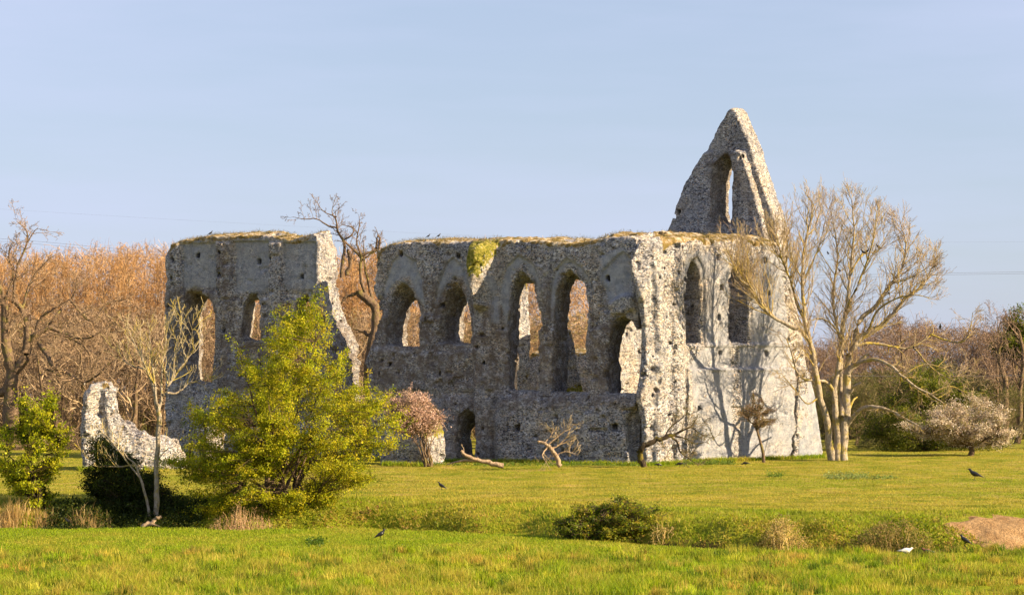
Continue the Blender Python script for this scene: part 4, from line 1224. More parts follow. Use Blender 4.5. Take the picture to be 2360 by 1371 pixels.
# ------------------------------------------------------------------ bare sapling with yellow lichen, near the ditch at left
D = 85
ob = P(362, 1200, D); ob[2] = gz(ob[0], ob[1]) - .1
sap = thing('bare_sapling', "slim leafless tree with yellow lichened branches beside the big green hawthorn", 'tree', ob)
Tt = Tubes(); lim = []
def L2(pix, r0, r1, dd=None):
    dd = dd or list(np.linspace(0, random.uniform(-1, 1), len(pix)))
    l = limb(Tt, pix, D, r0, r1, 7, None, dd); lim.append(l)
L2([(364, 1222), (362, 1150), (361, 1090), (365, 1020), (366, 950), (361, 930)], .10, .075, [0] * 6)
L2([(350, 1222), (340, 1160), (325, 1105), (312, 1070), (290, 1050), (268, 1010)], .06, .015)
L2([(361, 940), (352, 890), (338, 850), (322, 815), (300, 770), (290, 745)], .05, .010)
L2([(362, 935), (356, 880), (350, 830), (345, 780), (345, 745)], .05, .010)
L2([(364, 945), (380, 905), (400, 870), (425, 835), (450, 800), (470, 750)], .06, .010)
L2([(385, 905), (410, 905), (440, 880), (470, 885), (490, 870)], .04, .008)
L2([(372, 925), (372, 870), (378, 820), (385, 760), (390, 720)], .045, .008)
L2([(400, 870), (402, 820), (415, 770), (418, 720)], .035, .007)
L2([(425, 835), (440, 790), (445, 730)], .025, .006)
L2([(338, 850), (310, 845), (285, 830), (270, 800)], .03, .007)
L2([(352, 880), (330, 830), (325, 790), (322, 755)], .03, .006)
L2([(312, 1070), (270, 1075), (235, 1070), (205, 1058)], .03, .008); L2([(325, 1105), (275, 1040), (240, 1000), (215, 1005)], .03, .008)
L2([(363, 1060), (385, 1035), (410, 1025)], .02, .006)
Tk = Tubes()
prm = dict(seg=[5, 4], wob=[.16, .2], up=[.10, .08], n=[3.5], ang=[.55], ratio=[.5], sides=[4, 3], rmin=.0065)
Tt.build('trunk', M_BARK_PALE, sap, ob)
twiggy(Tk, lim[2:], prm, .13, .2, .95, None, (.4, 1.1), .35)
Tk.build('crown', M_TWIG, sap, ob, col=lambda N, Rr: palette(N, [(.46, .35, .05), (.36, .28, .14), (.45, .38, .24), (.40, .33, .2)], .18))

# ------------------------------------------------------------------ leafy bushes and small trees
fresh = [(.38, .41, .010), (.50, .49, .014), (.26, .32, .008), (.56, .50, .02), (.14, .19, .006)]
olive = [(.28, .29, .010), (.42, .37, .014), (.16, .19, .008), (.50, .40, .02)]
dark = [(.030, .050, .008), (.05, .075, .010), (.08, .10, .012), (.02, .035, .006)]

env_haw = [(430, 1200), (415, 1150), (425, 1100), (395, 1090), (390, 1060), (430, 1010), (420, 985), (450, 950), (440, 930), (470, 900), (540, 870), (545, 820), (590, 815), (620, 770), (625, 715), (650, 690), (680, 720), (700, 680), (740, 700),
           (760, 740), (770, 800), (830, 850), (840, 900), (890, 915), (905, 960), (925, 1020), (880, 1040), (860, 1080), (870, 1110), (820, 1135), (780, 1120), (760, 1180), (735, 1205), (600, 1215), (500, 1205)]
shrub('hawthorn_tree', "big round yellow-green hawthorn in full young leaf standing at the ditch left of centre", 'tree', env_haw, 86, 3.0, (640, 1195), 30, 6400, 24, .036, fresh + olive, M_BARK_BROWN, spread=.14, stem_r=.075, thr=-.12, org_noise=1.0, boughs=300, bw=.18)
haw = bpy.data.objects['hawthorn_tree']
env_l = [(-25, 1060), (-20, 1000), (10, 960), (20, 930), (50, 915), (70, 885), (100, 905), (120, 900), (135, 940), (155, 970), (160, 1010), (150, 1050), (125, 1075), (130, 1130), (115, 1175), (60, 1180), (30, 1140), (20, 1090)]
shrub('leafy_bush', "bright green leafy bush on dark stems at the left edge above the ditch", 'bush', env_l, 86, 1.2, (80, 1190), 12, 900, 20, .045, fresh, M_BARK_DARK, spread=.13, stem_r=.05, thr=-.15, org_noise=1.5, boughs=60, bw=.16)
env_iv = [(200, 1180), (205, 1120), (205, 1060), (212, 1015), (235, 1000), (258, 1025), (290, 1050), (310, 1080), (345, 1095), (385, 1100), (415, 1140), (440, 1200), (420, 1226), (210, 1222)]
shrub('ivy_bush', "dark green ivy-clad bush round the foot of the bare sapling", 'bush', env_iv, 86.3, 1.1, (310, 1205), 12, 2400, 22, .036, dark, M_BARK_DARK, spread=.12, stem_r=.04, thr=-.5, boughs=130, bw=.2, hubx=1.2)
# blossom
pink = [(.55, .36, .28), (.46, .29, .22), (.62, .46, .38), (.36, .24, .14)]
env_bl = [(872, 930), (890, 905), (925, 895), (950, 905), (975, 900), (985, 930), (1005, 950), (1022, 965), (1015, 985), (985, 985), (955, 975), (930, 1000), (905, 985), (880, 965)]
shrub('blossom_bush', "pink-brown blossoming thorn leaning on the white-ended wall stub", 'bush', env_bl, 116.5, 1.3, (985, 1058), 12, 1500, 15, .038, pink, M_BARK_TAN, M_PETAL, 'blossom', spread=.14, stem_r=.05, thr=-.4, boughs=70, bw=.22, hubx=.3)
white = [(.62, .52, .42), (.52, .40, .30), (.74, .66, .56), (.40, .30, .16), (.26, .24, .06)]
env_wb = [(2085, 985), (2110, 975), (2135, 965), (2150, 940), (2190, 925), (2240, 918), (2290, 925), (2315, 950), (2325, 980), (2345, 1000), (2320, 1020), (2280, 1030), (2240, 1015), (2200, 1020), (2160, 1005), (2120, 1000)]
shrub('blossom_tree', "white blossoming blackthorn with one short trunk at the right edge of the field", 'tree', env_wb, 130, 2.0, (2236, 1050), 12, 2600, 16, .040, white, M_BARK_TAN, M_PETAL, 'blossom', spread=.17, stem_r=.12, thr=-.3, fork=(2236, 1025), boughs=60, bw=.26)
env_g1 = [(1985, 1050), (1990, 1000), (1980, 960), (2010, 930), (2060, 900), (2080, 860), (2110, 840), (2170, 850), (2200, 875), (2250, 880), (2290, 905), (2310, 940), (2320, 1000), (2315, 1050)]
shrub('willow_thicket', "spreading green willow thicket behind the white blossom tree", 'bush', env_g1, 141, 3.2, (2130, 1055), 16, 4200, 14, .05, [(.10, .13, .012), (.16, .18, .014), (.22, .22, .02), (.06, .09, .012)], M_BARK_BROWN, spread=.24, stem_r=.09, thr=-.2, boughs=110, bw=.34)
env_g2 = [(2292, 800), (2295, 765), (2320, 745), (2345, 738), (2390, 742), (2410, 790), (2380, 815), (2330, 812)]
shrub('ivy_tree', "ivy-green treetop among the bare right wood at the picture edge", 'tree', env_g2, 178, 2.0, (2335, 1045), 4, 900, 14, .07, [(.10, .14, .012), (.18, .20, .015), (.06, .09, .01)], M_BARK_TAN, spread=.3, stem_r=.16, thr=-.4, twig_r=.012, fork=(2340, 850), boughs=24, bw=.35)
env_g3 = [(2300, 1050), (2290, 1010), (2320, 1000), (2360, 1010), (2380, 1050)]
# tall pale trunks at the right edge
for nm, pix, lab in (("pale_trunk_tree", [(2340, 1052), (2350, 980), (2352, 900), (2358, 820), (2348, 760)], "tall bare tree with a straight pale trunk at the right edge"),
                     ("forked_tree", [(2316, 960), (2318, 900), (2312, 860), (2302, 820), (2310, 780)], "slim forked bare tree left of the pale trunk at the right edge")):
    Dd = 160; ob = P(pix[0][0], 1055, Dd); ob[2] = gz(ob[0], ob[1])
    t = thing(nm, lab, 'tree', ob)
    Tt = Tubes(); pix = [(pix[0][0], 1062)] + pix[1:]
    l = [limb(Tt, pix, Dd, .26, .07, 8)]
    l += [limb(Tt, [pix[-3], (pix[-3][0] - 14, pix[-3][1] - 40), (pix[-3][0] - 22, pix[-3][1] - 90)], Dd, .12, .03, 6)]
    Tt.build('trunk', M_BARK_TAN, t, ob); Tk = Tubes()
    pr = dict(seg=[6, 4, 3], wob=[.2, .24, .24], up=[.08, .08, .05], n=[6, 4], ang=[.6, .6], ratio=[.5, .5], sides=[4, 3, 3], rmin=.011)
    twiggy(Tk, l, pr, .35, .45, 2.4, None)
    Tk.build('crown', M_TWIG, t, ob, col=lambda N, Rr: palette(N, purple, .2))
# big bare trees against the sky at the right
for k, (pxx, top, Dd, sc) in enumerate([(2300, 680, 176, 1.0), (2372, 690, 180, 1.0), (2075, 690, 172, .9)]):
    hh = EYE + (HY - top) * Dd / F
    o = dup(rightT[k % 3], ((pxx - CX) / F * Dd, Dd, gz((pxx - CX) / F * Dd, Dd) - .1), k * 2.1, hh / 10.4)

# small thorn trees against the sunlit wall
D = 119.5
ob = P(1744, 1062, D + 1.5); ob[2] = gz(ob[0], ob[1])
env_t = [(1690, 930), (1705, 915), (1735, 905), (1765, 912), (1785, 935), (1792, 965), (1770, 985), (1745, 975), (1720, 985), (1700, 965)]
shrub('thorn_tree', "small thorn tree with a flat brown twiggy top against the foot of the sunlit wall", 'tree', env_t, D + 1.5, 1.0, (1760, 1062), 9, 420, 6, .028, [(.26, .17, .07), (.20, .17, .05), (.14, .13, .04), (.34, .20, .12)], M_BARK_TAN, spread=.17, stem_r=.06, thr=-.4, twig_r=.009, fork=(1745, 992), boughs=16, bw=.16)
D = 115.5
ob = P(1484, 1074, D); ob[2] = gz(ob[0], ob[1])
lean = thing('leaning_tree', "crooked leaning thorn tree arching right from the dark doorway across the sunlit wall", 'tree', ob)
Tt = Tubes(); lim = [limb(Tt, [(1488, 1082), (1477, 1058), (1474, 1042), (1488, 1026), (1510, 1016), (1530, 1008), (1550, 1003)], D, .17, .09, 8, 22)]
lim += [limb(Tt, [(1545, 1005), (1560, 1018), (1568, 1040), (1585, 1055), (1605, 1068)], D, .06, .015, 6), limb(Tt, [(1550, 1003), (1570, 992), (1590, 985), (1605, 965)], D, .06, .012, 6),
        limb(Tt, [(1550, 1003), (1580, 1010), (1600, 1022), (1630, 1018)], D, .05, .012, 6), limb(Tt, [(1530, 1008), (1545, 985), (1575, 960), (1590, 940)], D, .04, .01, 5),
        limb(Tt, [(1560, 1000), (1590, 985), (1615, 1000), (1645, 1010)], D, .04, .01, 5), limb(Tt, [(1528, 1010), (1526, 1025), (1540, 1040)], D, .03, .01, 5)]
Tt.build('trunk', M_BARK_DARK, lean, ob); Tk = Tubes(); tips = []
pr = dict(seg=[5, 4, 3], wob=[.24, .28, .3], up=[.03, .04, .02], n=[5, 3.5], ang=[.7, .8], ratio=[.5, .5], sides=[4, 3, 3], rmin=.008)
twiggy(Tk, lim[1:], pr, .16, .2, 1.0, tips)
Tk.build('crown', M_TWIG, lean, ob, col=lambda N, Rr: palette(N, [(.10, .08, .05), (.17, .13, .07), (.24, .18, .10)], .2))
tp = np.repeat(np.array(tips), 2, 0); tp = tp + RNG.normal(0, .06, tp.shape)
leaves_mesh('buds', tp, .022, palette(len(tp), [(.25, .22, .05), (.18, .18, .04)], .2), M_LEAF, lean, ob)

# fallen and broken wood before the arcade
def deadwood(name, label, D, trunkpix, r0, branches, step=.2, ratio=.7, base=None, tw=True):
    ob = P(*base, D); ob[2] = gz(ob[0], ob[1])
    t = thing(name, label, 'dead branch', ob)
    Tt = Tubes(); l = [limb(Tt, trunkpix, D, r0, r0 * .45, 8)]
    l += [limb(Tt, b_, D, r, r * .25, 6, None, list(np.linspace(0, random.uniform(-1, 1), len(b_)))) for b_, r in branches]
    Tt.build('trunk', M_BARK_DEAD, t, ob); Tk = Tubes()
    pr = dict(seg=[5, 4], wob=[.2, .26], up=[.05, .05], n=[4], ang=[.6], ratio=[.5], sides=[4, 3], rmin=.008)
    if tw:
        twiggy(Tk, l[1:], pr, step, .2, ratio)
        Tk.build('twigs', M_TWIG, t, ob, col=lambda N, Rr: palette(N, [(.40, .30, .18), (.30, .24, .12)], .2))
deadwood('broken_branch', "upended dead bough with a fan of pale twigs leaning on the arcade foot", 113, [(1292, 1074), (1282, 1050), (1268, 1030), (1252, 1020), (1240, 1016)], .12,
         [([(1262, 1026), (1280, 1010), (1305, 990), (1322, 978)], .05), ([(1270, 1034), (1300, 1020), (1325, 1015)], .05), ([(1255, 1022), (1272, 1000), (1275, 985)], .035),
          ([(1262, 1030), (1250, 1048), (1262, 1070)], .04), ([(1280, 1048), (1305, 1040), (1330, 1048)], .035), ([(1288, 1025), (1310, 1000), (1312, 975)], .03)], .12, .9, (1290, 1072))
deadwood('fallen_branch', "long pale fallen bough lying on the grass in front of the arcade doorway", 113, [(1160, 1073), (1130, 1066), (1100, 1060), (1070, 1048), (1062, 1038)], .13,
         [([(1100, 1060), (1062, 1062), (1030, 1070)], .09), ([(1070, 1048), (1068, 1030)], .035), ([(1105, 1060), (1100, 1052)], .05)], .4, .4, (1100, 1072))
deadwood('driftwood_stump', "dark broken stump lying at the foot of the bare sapling in the ditch edge", 82.5, [(330, 1214), (345, 1205), (360, 1195), (372, 1190)], .10,
         [([(335, 1212), (350, 1208), (368, 1212)], .05)], .5, .3, (350, 1213), False)

# brambles and dead weeds along the ditch
env_br = [(1270, 1240), (1280, 1205), (1310, 1180), (1330, 1155), (1350, 1175), (1390, 1170), (1410, 1155), (1445, 1148), (1470, 1165), (1500, 1170), (1530, 1195), (1545, 1225), (1530, 1255), (1480, 1272), (1370, 1272), (1310, 1255)]
shrub('bramble_bush', "dark green bramble mound in the ditch in the middle of the field", 'bush', env_br, 78.2, 1.2, (1420, 1262), 22, 3000, 16, .036, [(.10, .15, .010), (.18, .23, .012), (.28, .30, .016), (.34, .27, .03), (.05, .08, .008)], M_BARK_TAN, spread=.10, stem_r=.02, thr=-.32, boughs=170, bw=.15, hubx=1.5)
straw = [(.50, .35, .12), (.42, .29, .10), (.58, .45, .20), (.28, .20, .06), (.26, .26, .03)]
def weeds(name, label, env, D, depth, base, n, leaves, cols=straw, h=.6):
    b0 = P(base[0], base[1], D); b0[2] = gz(b0[0], b0[1])
    t = thing(name, label, 'weeds', b0)
    T = Tubes()
    c = env_points(env, D, depth, n, .8, thr=-.9)
    for q in c:
        g = np.array([q[0] * .8 + b0[0] * .2 + random.gauss(0, .1), q[1] + random.gauss(0, .15), 0]); g[2] = gz(g[0], g[1]) - .03
        m = (g + q) / 2 + RNG.normal(0, .06, 3)
        T.add([g, m, q, q + RNG.normal(0, .09, 3) + [0, 0, .02]], [.010, .008, .006, .004], 3)
    cc = np.array(cols)
    T.build('stalks', M_TWIG, t, b0, col=lambda N, Rr: palette(N, cc, .2))
    rep = np.repeat(c, leaves, 0) + RNG.normal(0, .09, (len(c) * leaves, 3))
    leaves_mesh('foliage', rep, .030, palette(len(rep), cols + [(.16, .18, .02)], .2), M_LEAF, t, b0)
weeds('dead_bracken', "straw-coloured dead stalks at the right side of the bramble mound", [(1500, 1272), (1505, 1220), (1530, 1205), (1550, 1215), (1568, 1245), (1572, 1272)], 76.8, .5, (1535, 1268), 110, 8)
weeds('dead_weeds', "pale straw clump of dead weeds in the ditch right of the brambles", [(1755, 1270), (1755, 1235), (1790, 1200), (1805, 1190), (1825, 1215), (1850, 1240), (1870, 1272)], 75.0, .8, (1810, 1272), 260, 14)
weeds('bramble_tangle', "brown-green bramble tangle in the ditch below the bare soil", [(1960, 1275), (1965, 1245), (2000, 1225), (2030, 1210), (2100, 1205), (2130, 1225), (2150, 1255), (2155, 1275)], 74.6, .9, (2055, 1274), 420, 16, [(.34, .22, .07), (.20, .18, .03), (.12, .14, .015), (.42, .30, .12)])
weeds('twig_heap', "small heap of pale twigs on the bank above the straw weeds", [(1655, 1215), (1680, 1185), (1710, 1190), (1735, 1200), (1730, 1215)], 79.5, .4, (1700, 1212), 60, 2)
weeds('dead_stalks', "brown dead stalks under the left side of the green hawthorn", [(480, 1215), (500, 1192), (530, 1180), (550, 1160), (575, 1182), (590, 1172), (612, 1195), (640, 1215)], 83.0, 1.0, (560, 1213), 170, 3, [(.34, .20, .10), (.42, .28, .15)])
nettle = [(.08, .15, .012), (.13, .20, .02), (.20, .26, .05)]
def low_plants(name, label, px0, px1, py, D, n, hgt, cols):
    c = []
    for i in range(n):
        x = (random.uniform(px0, px1) - CX) / F * D; y = D + random.gauss(0, .5)
        c.append((x, y, gz(x, y) + abs(random.gauss(0, hgt * .5))))
    c = np.array(c); rep = np.repeat(c, 7, 0) + RNG.normal(0, .05, (len(c) * 7, 3))
    o0 = np.array([c[:, 0].mean(), D, gz(c[:, 0].mean(), D)])
    o = leaves_mesh(name, rep, .04, palette(len(rep), cols, .2), M_LEAF, None, o0); o.location = tuple(float(v) for v in o0)
    tag(o, label, 'plants', kind='stuff')
def dg(px, py): return on_ground(px, py)[1]
low_plants('nettle_patch', "grey-green nettle patch on the field before the spreading tree", 1905, 2000, 1100, dg(1950, 1102), 150, .22, [(.22, .28, .08), (.14, .20, .03), (.30, .34, .12)])
low_plants('nettle_patch', "thin grey-green weeds right of the larger nettle patch", 2000, 2065, 1100, dg(2030, 1102), 50, .10, [(.22, .28, .08), (.14, .20, .03)])
low_plants('nettle_clump', "small green clump on the field below the thorn tree", 1768, 1805, 1095, dg(1786, 1098), 50, .14, nettle)
low_plants('dock_plant', "small dark green leafy plant on the near grass right of the hawthorn foot", 712, 748, 1250, dg(730, 1252), 60, .12, [(.06, .12, .01), (.10, .16, .015)])
low_plants('nettle_row', "green nettles along the foot of the sunlit wall", 1575, 1690, 1068, dg(1630, 1070), 260, .18, nettle)
low_plants('nettle_fringe', "green nettles along the foot of the arcade wall", 1000, 1470, 1072, 118.3, 420, .10, nettle)

# ------------------------------------------------------------------ grass
def scatter(n, D0, D1, f, dens=None, margin=60, pw=1.0):
    y = D0 + (D1 - D0) * RNG.random(n) ** pw
    x = (RNG.uniform(-margin, 2360 + margin, n) - CX) / F * y
    z = ground(x, y)
    if dens is not None:
        k = RNG.random(n) < dens(x, y)
        x, y, z = x[k], y[k], z[k]
    return np.stack([x, y, z - .01], 1)
def gcolor(p, base, straws, sc=.5, amt=.5, off=0):
    n = len(p)
    g = vnoise(p[:, 0], p[:, 1] * .45, p[:, 0] * 0, sc, 91 + off) * .7 + vnoise(p[:, 0], p[:, 1] * .6, p[:, 0] * 0, sc * 3.1, 95 + off) * .5
    t = np.clip(amt + g * 1.1 + RNG.normal(0, .22, n), 0, 1)[:, None]
    return palette(n, base, .16) * (1 - t) + palette(n, straws, .16) * t
GREEN = [(.19, .29, .006), (.26, .36, .008), (.32, .38, .010), (.09, .16, .006)]
STRAW = [(.42, .37, .040), (.47, .39, .07), (.34, .33, .025), (.44, .30, .05)]
OLIVE = [(.35, .32, .025), (.42, .36, .04), (.26, .28, .018)]
# tall rough grass nearest the camera
pt = scatter(150000, 56, 73, 1, lambda x, y: np.clip(.45 + .9 * vnoise(x, y, x * 0, .7, 33) + .5 * vnoise(x, y, x * 0, 1.7, 35), .06, 1) * (1 - .75 * sstep(66, 73, y)), 80)
hh = (.10 + .14 * sstep(-.3, .5, vnoise(pt[:, 0], pt[:, 1], pt[:, 0] * 0, .7, 33))) * (1 - .45 * sstep(63, 72, pt[:, 1]))
o = blades('tall_grass', pt, hh, .0075, gcolor(pt, GREEN, STRAW, .5, .42 + 0 * 1), M_GRASS)
tag(o, "rough tufted green and straw grass along the near meadow", 'grass', kind='stuff')
ps = scatter(230000, 62, 85, 1, lambda x, y: (y < ditch_edge(x) + .3) * 1.0, 80, 1.0)
o = blades('short_grass', ps, .055, .010, gcolor(ps, GREEN, STRAW, .35, .18, 3), M_GRASS, lean=.6)
tag(o, "short bright green grass up to the edge of the ditch", 'grass', kind='stuff')
pf = scatter(260000, 74, 150, 1, lambda x, y: (y > ditch_edge(x) + .3) * (1 - .5 * sstep(100, 150, y)), 80, 1.3)
bank = (1 - sstep(4, 9, pf[:, 1] - ditch_edge(pf[:, 0])))
# keep grass off the bare soil
spx, spy = proj(pf)
soilp = [(2165, 1209), (2200, 1198), (2230, 1188), (2290, 1193), (2330, 1186), (2460, 1188), (2460, 1264), (2300, 1268), (2282, 1250), (2250, 1240), (2232, 1228), (2200, 1222)]
keep = ~inside(soilp, spx, spy) | (pf[:, 1] > 84)
pf = pf[keep]; bank = bank[keep]
cf = gcolor(pf, GREEN, STRAW, .22, .45, 6) * (bank[:, None]) + gcolor(pf, OLIVE, STRAW, .18, .5, 8) * (1 - bank[:, None])
gp = sstep(.05, .5, vnoise(pf[:, 0] * .45, pf[:, 1] * .8, pf[:, 0] * 0, .55, 201))[:, None]
cf = cf * (1 - .7 * gp) + palette(len(pf), GREEN, .15) * .7 * gp
dp = sstep(.25, .6, vnoise(pf[:, 0] * .6, pf[:, 1], pf[:, 0] * 0, 1.6, 203))[:, None]
cf = cf * (1 - .35 * dp)
o = blades('field_grass', pf, .045 + .07 * bank, .013, cf, M_GRASS, lean=.7)
tag(o, "close-grazed olive and straw-coloured grass of the far field", 'grass', kind='stuff')
pb = scatter(90000, 73, 86, 1, lambda x, y: sstep(.4, 1.0, y - ditch_edge(x)) * (1 - sstep(3.2, 4.6, y - ditch_edge(x))) * np.clip(.4 + 1.0 * vnoise(x, y, x * 0, .9, 43), .05, 1), 80)
spx, spy = proj(pb); pb = pb[~inside(soilp, spx, spy)]
o = blades('bank_grass', pb, .11, .010, gcolor(pb, GREEN + [(.06, .10, .01)], STRAW + [(.35, .20, .06)], .6, .5, 12), M_GRASS, lean=.5)
tag(o, "coarse long grass and herbs along the ditch bank", 'grass', kind='stuff')
ntf = 900
tc = scatter(ntf, 57, 76, 1, None, 40)
cnt = RNG.integers(30, 110, ntf); rep_ = np.repeat(np.arange(ntf), cnt)
szt = RNG.uniform(.5, 1.5, ntf)
pp = tc[rep_] + np.column_stack([RNG.normal(0, .14, len(rep_)) * szt[rep_], RNG.normal(0, .14, len(rep_)) * szt[rep_], np.zeros(len(rep_))])
pp[:, 2] = ground(pp[:, 0], pp[:, 1]) - .01
tcol = palette(ntf, GREEN + STRAW + [(.07, .12, .006), (.09, .14, .006), (.42, .33, .05)], .15)[rep_] * RNG.uniform(.8, 1.2, (len(rep_), 1))
kk = pp[:, 1] < 73; pp = pp[kk]; tcol = tcol[kk]
o = blades('grass_tufts', pp, .20, .0085, tcol, M_GRASS, lean=.35)
tag(o, "tussocks of longer grass standing out of the near meadow", 'grass', kind='stuff')
# leafy herbs on the ditch bank
pb2 = scatter(60000, 73, 89, 1, lambda x, y: sstep(.3, .9, y - ditch_edge(x)) * (1 - sstep(3.0, 4.2, y - ditch_edge(x))) * sstep(-.35, .25, vnoise(x, y, x * 0, .8, 143)), 80)
spx, spy = proj(pb2); pb2 = pb2[~inside(soilp, spx, spy)]
pb2[:, 2] += np.abs(RNG.normal(0, .10, len(pb2)))
cc2 = gcolor(pb2, [(.20, .24, .01), (.10, .14, .008), (.30, .30, .012)], [(.45, .28, .06), (.30, .17, .06), (.50, .36, .10)], .8, .45, 21)
rp = np.repeat(pb2, 3, 0) + RNG.normal(0, .05, (len(pb2) * 3, 3))
o = leaves_mesh('bank_herbs', rp, .042, np.repeat(cc2, 3, 0), M_LEAF, None)
tag(o, "yellow-green and rusty herbs growing in drifts on the ditch bank", 'undergrowth', kind='stuff')
# fringe along the walls' feet
wf = []
for (xa, Da, xb, Db, n) in [(860, 126.0, 1470, 119.0, 5000), (1470, 119.0, 1900, 127.4, 4500), (380, 132.6, 800, 127.6, 3000), (180, 111.3, 420, 116.6, 2500), (880, 118.6, 990, 117.9, 900)]:
    t = RNG.random(n); px = xa + (xb - xa) * t; Dd = Da + (Db - Da) * t + RNG.normal(0, .25, n) - .35
    wf.append(np.stack([(px - CX) / F * Dd, Dd], 1))
wf = np.concatenate(wf); wf = np.column_stack([wf, ground(wf[:, 0], wf[:, 1])])
o = blades('wall_foot_grass', wf, .17, .016, gcolor(wf, GREEN, STRAW, .6, .2, 13), M_GRASS, lean=.5)
tag(o, "longer bright grass along the feet of the ruined walls", 'grass', kind='stuff')
n_ = 5200
xd = (RNG.uniform(120, 470, n_) - CX) / F * 85.5; yd = ditch_edge(xd) + RNG.uniform(.9, 4.2, n_)
pd_ = np.stack([xd, yd, ground(xd, yd) + np.abs(RNG.normal(0, .14, n_))], 1)
rp = np.repeat(pd_, 5, 0) + RNG.normal(0, .06, (n_ * 5, 3))
o = leaves_mesh('ditch_shade_leaves', rp, .045, palette(len(rp), dark, .2), M_LEAF, None)  # dark leaf colour paints the bushes' shade on the bank
tag(o, "near-black leaves standing in for the shade on the ditch bank between the left bushes", 'undergrowth', kind='stuff')
# reeds at the left
def reeds(name, label, px0, px1, py, n, hgt):
    D = on_ground((px0 + px1) / 2, py)[1]
    x = (np.clip(RNG.normal((px0 + px1) / 2, (px1 - px0) / 4, n), px0, px1) - CX) / F * D; y = D + RNG.normal(0, .35, n)
    p = np.stack([x, y, ground(x, y)], 1); o0 = np.array([x.mean(), D, gz(x.mean(), D)])
    o = blades(name, p, hgt, .009, palette(n, [(.48, .33, .13), (.56, .42, .20), (.38, .24, .08)], .15), M_GRASS, None, o0, lean=.28)
    o.location = tuple(float(v) for v in o0)
    tag(o, label, 'reeds', kind='stuff')
reeds('dry_reeds', "tall straw-coloured dry reeds at the left edge below the leafy bush", -20, 62, 1211, 600, .42)
reeds('dry_reeds', "dry reeds left of the crow at the ditch", 62, 130, 1212, 260, .30)
reeds('dry_reeds', "dry reeds right of the crow, before the dark ivy bush", 160, 250, 1215, 420, .33)

# ------------------------------------------------------------------ birds
def loft(rings, sides=10):
    V, Q = [], []
    n = len(rings)
    c = np.array([r[0] for r in rings], float); t = np.gradient(c, axis=0); t /= np.linalg.norm(t, axis=1, keepdims=True) + 1e-9
    for i, (p, w, h) in enumerate(rings):
        side = np.array([0, 1., 0]); up = np.cross(side, t[i]) * -1
        if up[2] < 0: up = -up
        for k in range(sides):
            a = 2 * math.pi * k / sides
            V.append(c[i] + side * math.cos(a) * w + up * math.sin(a) * h)
    for i in range(n - 1):
        for k in range(sides):
            k2 = (k + 1) % sides
            Q.append((i * sides + k, i * sides + k2, (i + 1) * sides + k2, (i + 1) * sides + k))
    V.append(c[0]); V.append(c[-1]); tri = []
    for k in range(sides):
        k2 = (k + 1) % sides
        tri.append((n * sides, k2, k)); tri.append((n * sides + 1, (n - 1) * sides + k, (n - 1) * sides + k2))
    return np.array(V), np.array(Q), np.array(tri)
def loft_obj(name, rings, mat, parent, sides=10):
    V, Q, Tt = loft(rings, sides)
    return np_mesh(name, V, [Q, Tt], mat, parent, True)
def make_crow(name, label, cat, pitch=0.0, head=0.0, legs=True, mats=(M_CROW, M_BEAK, M_CROW), fat=1.0, peck=False):
    """a bird of length ~.47 facing +X, feet at the origin"""
    t = thing(name, label, cat)
    cp, sp = math.cos(pitch), math.sin(pitch)
    hz = .17 if legs else .09
    def tr(x, z): return (x * cp - z * sp, 0, x * sp + z * cp + hz)
    hx, hz2 = (.165, .075) if not peck else (.185, -.03)
    rings = [(tr(-.27, -.012), .022, .004), (tr(-.18, -.008), .026, .010), (tr(-.12, 0), .038, .028), (tr(-.06, 0), .060 * fat, .056 * fat), (tr(.01, .0), .068 * fat, .068 * fat), (tr(.07, .012), .056 * fat, .060 * fat),
             (tr(.115, .035 if not peck else .0), .040, .042), (tr(.14, hz2 - .016), .034, .034), (tr(hx, hz2), .032, .033), (tr(hx + .028, hz2 + .001), .022, .022), (tr(hx + .040, hz2 - .002), .012, .012)]
    loft_obj('body', rings, mats[0], t)
    bx = hx + .036
    if peck: bk = [(tr(bx, hz2), .010, .011), (tr(bx + .025, hz2 - .018), .007, .009), (tr(bx + .045, hz2 - .045), .002, .002)]
    else: bk = [(tr(bx, hz2 - .001), .010, .012), (tr(bx + .028, hz2 - .003), .007, .009), (tr(bx + .055, hz2 - .012), .002, .002)]
    loft_obj('beak', bk, mats[1], t, 6)
    for s in (-1, 1):
        r = [(tr(.08, .02), .006, .02), (tr(.04, .012), .012, .045), (tr(-.04, .008), .014, .048), (tr(-.13, .0), .010, .028), (tr(-.22, -.012), .005, .010)]
        r = [((p[0], s * .056 * fat * (1 if i < 3 else .6), p[2]), w, h) for i, (p, w, h) in enumerate(r)]
        loft_obj('wing', r, mats[2], t, 8)
        if legs:
            T = Tubes(); T.add([(.015, s * .03, hz - .04), (.0, s * .03, .09), (.012, s * .03, .012)], [.012, .006, .005], 5)
            T.add([(-.03, s * .03, .006), (.012, s * .03, .012), (.055, s * .035, .005)], [.003, .005, .003], 4)
            T.add([(.012, s * .03, .012), (.045, s * .055, .005)], [.005, .003], 4)
            T.build('leg', M_BEAK, t)
    return t
B1 = make_crow('crow', "black crow standing on the short grass below and right of the hawthorn, upright", 'crow', .45)
B2 = make_crow('crow', "big black crow standing alert on the open field at the right, facing left", 'crow', .30)
B3 = make_crow('crow', "crow pecking", 'crow', -.05, peck=True)
GF = "crows and jackdaws about the ruins"
for o_ in (B1, B2, B3): o_['group'] = GF
used = set()
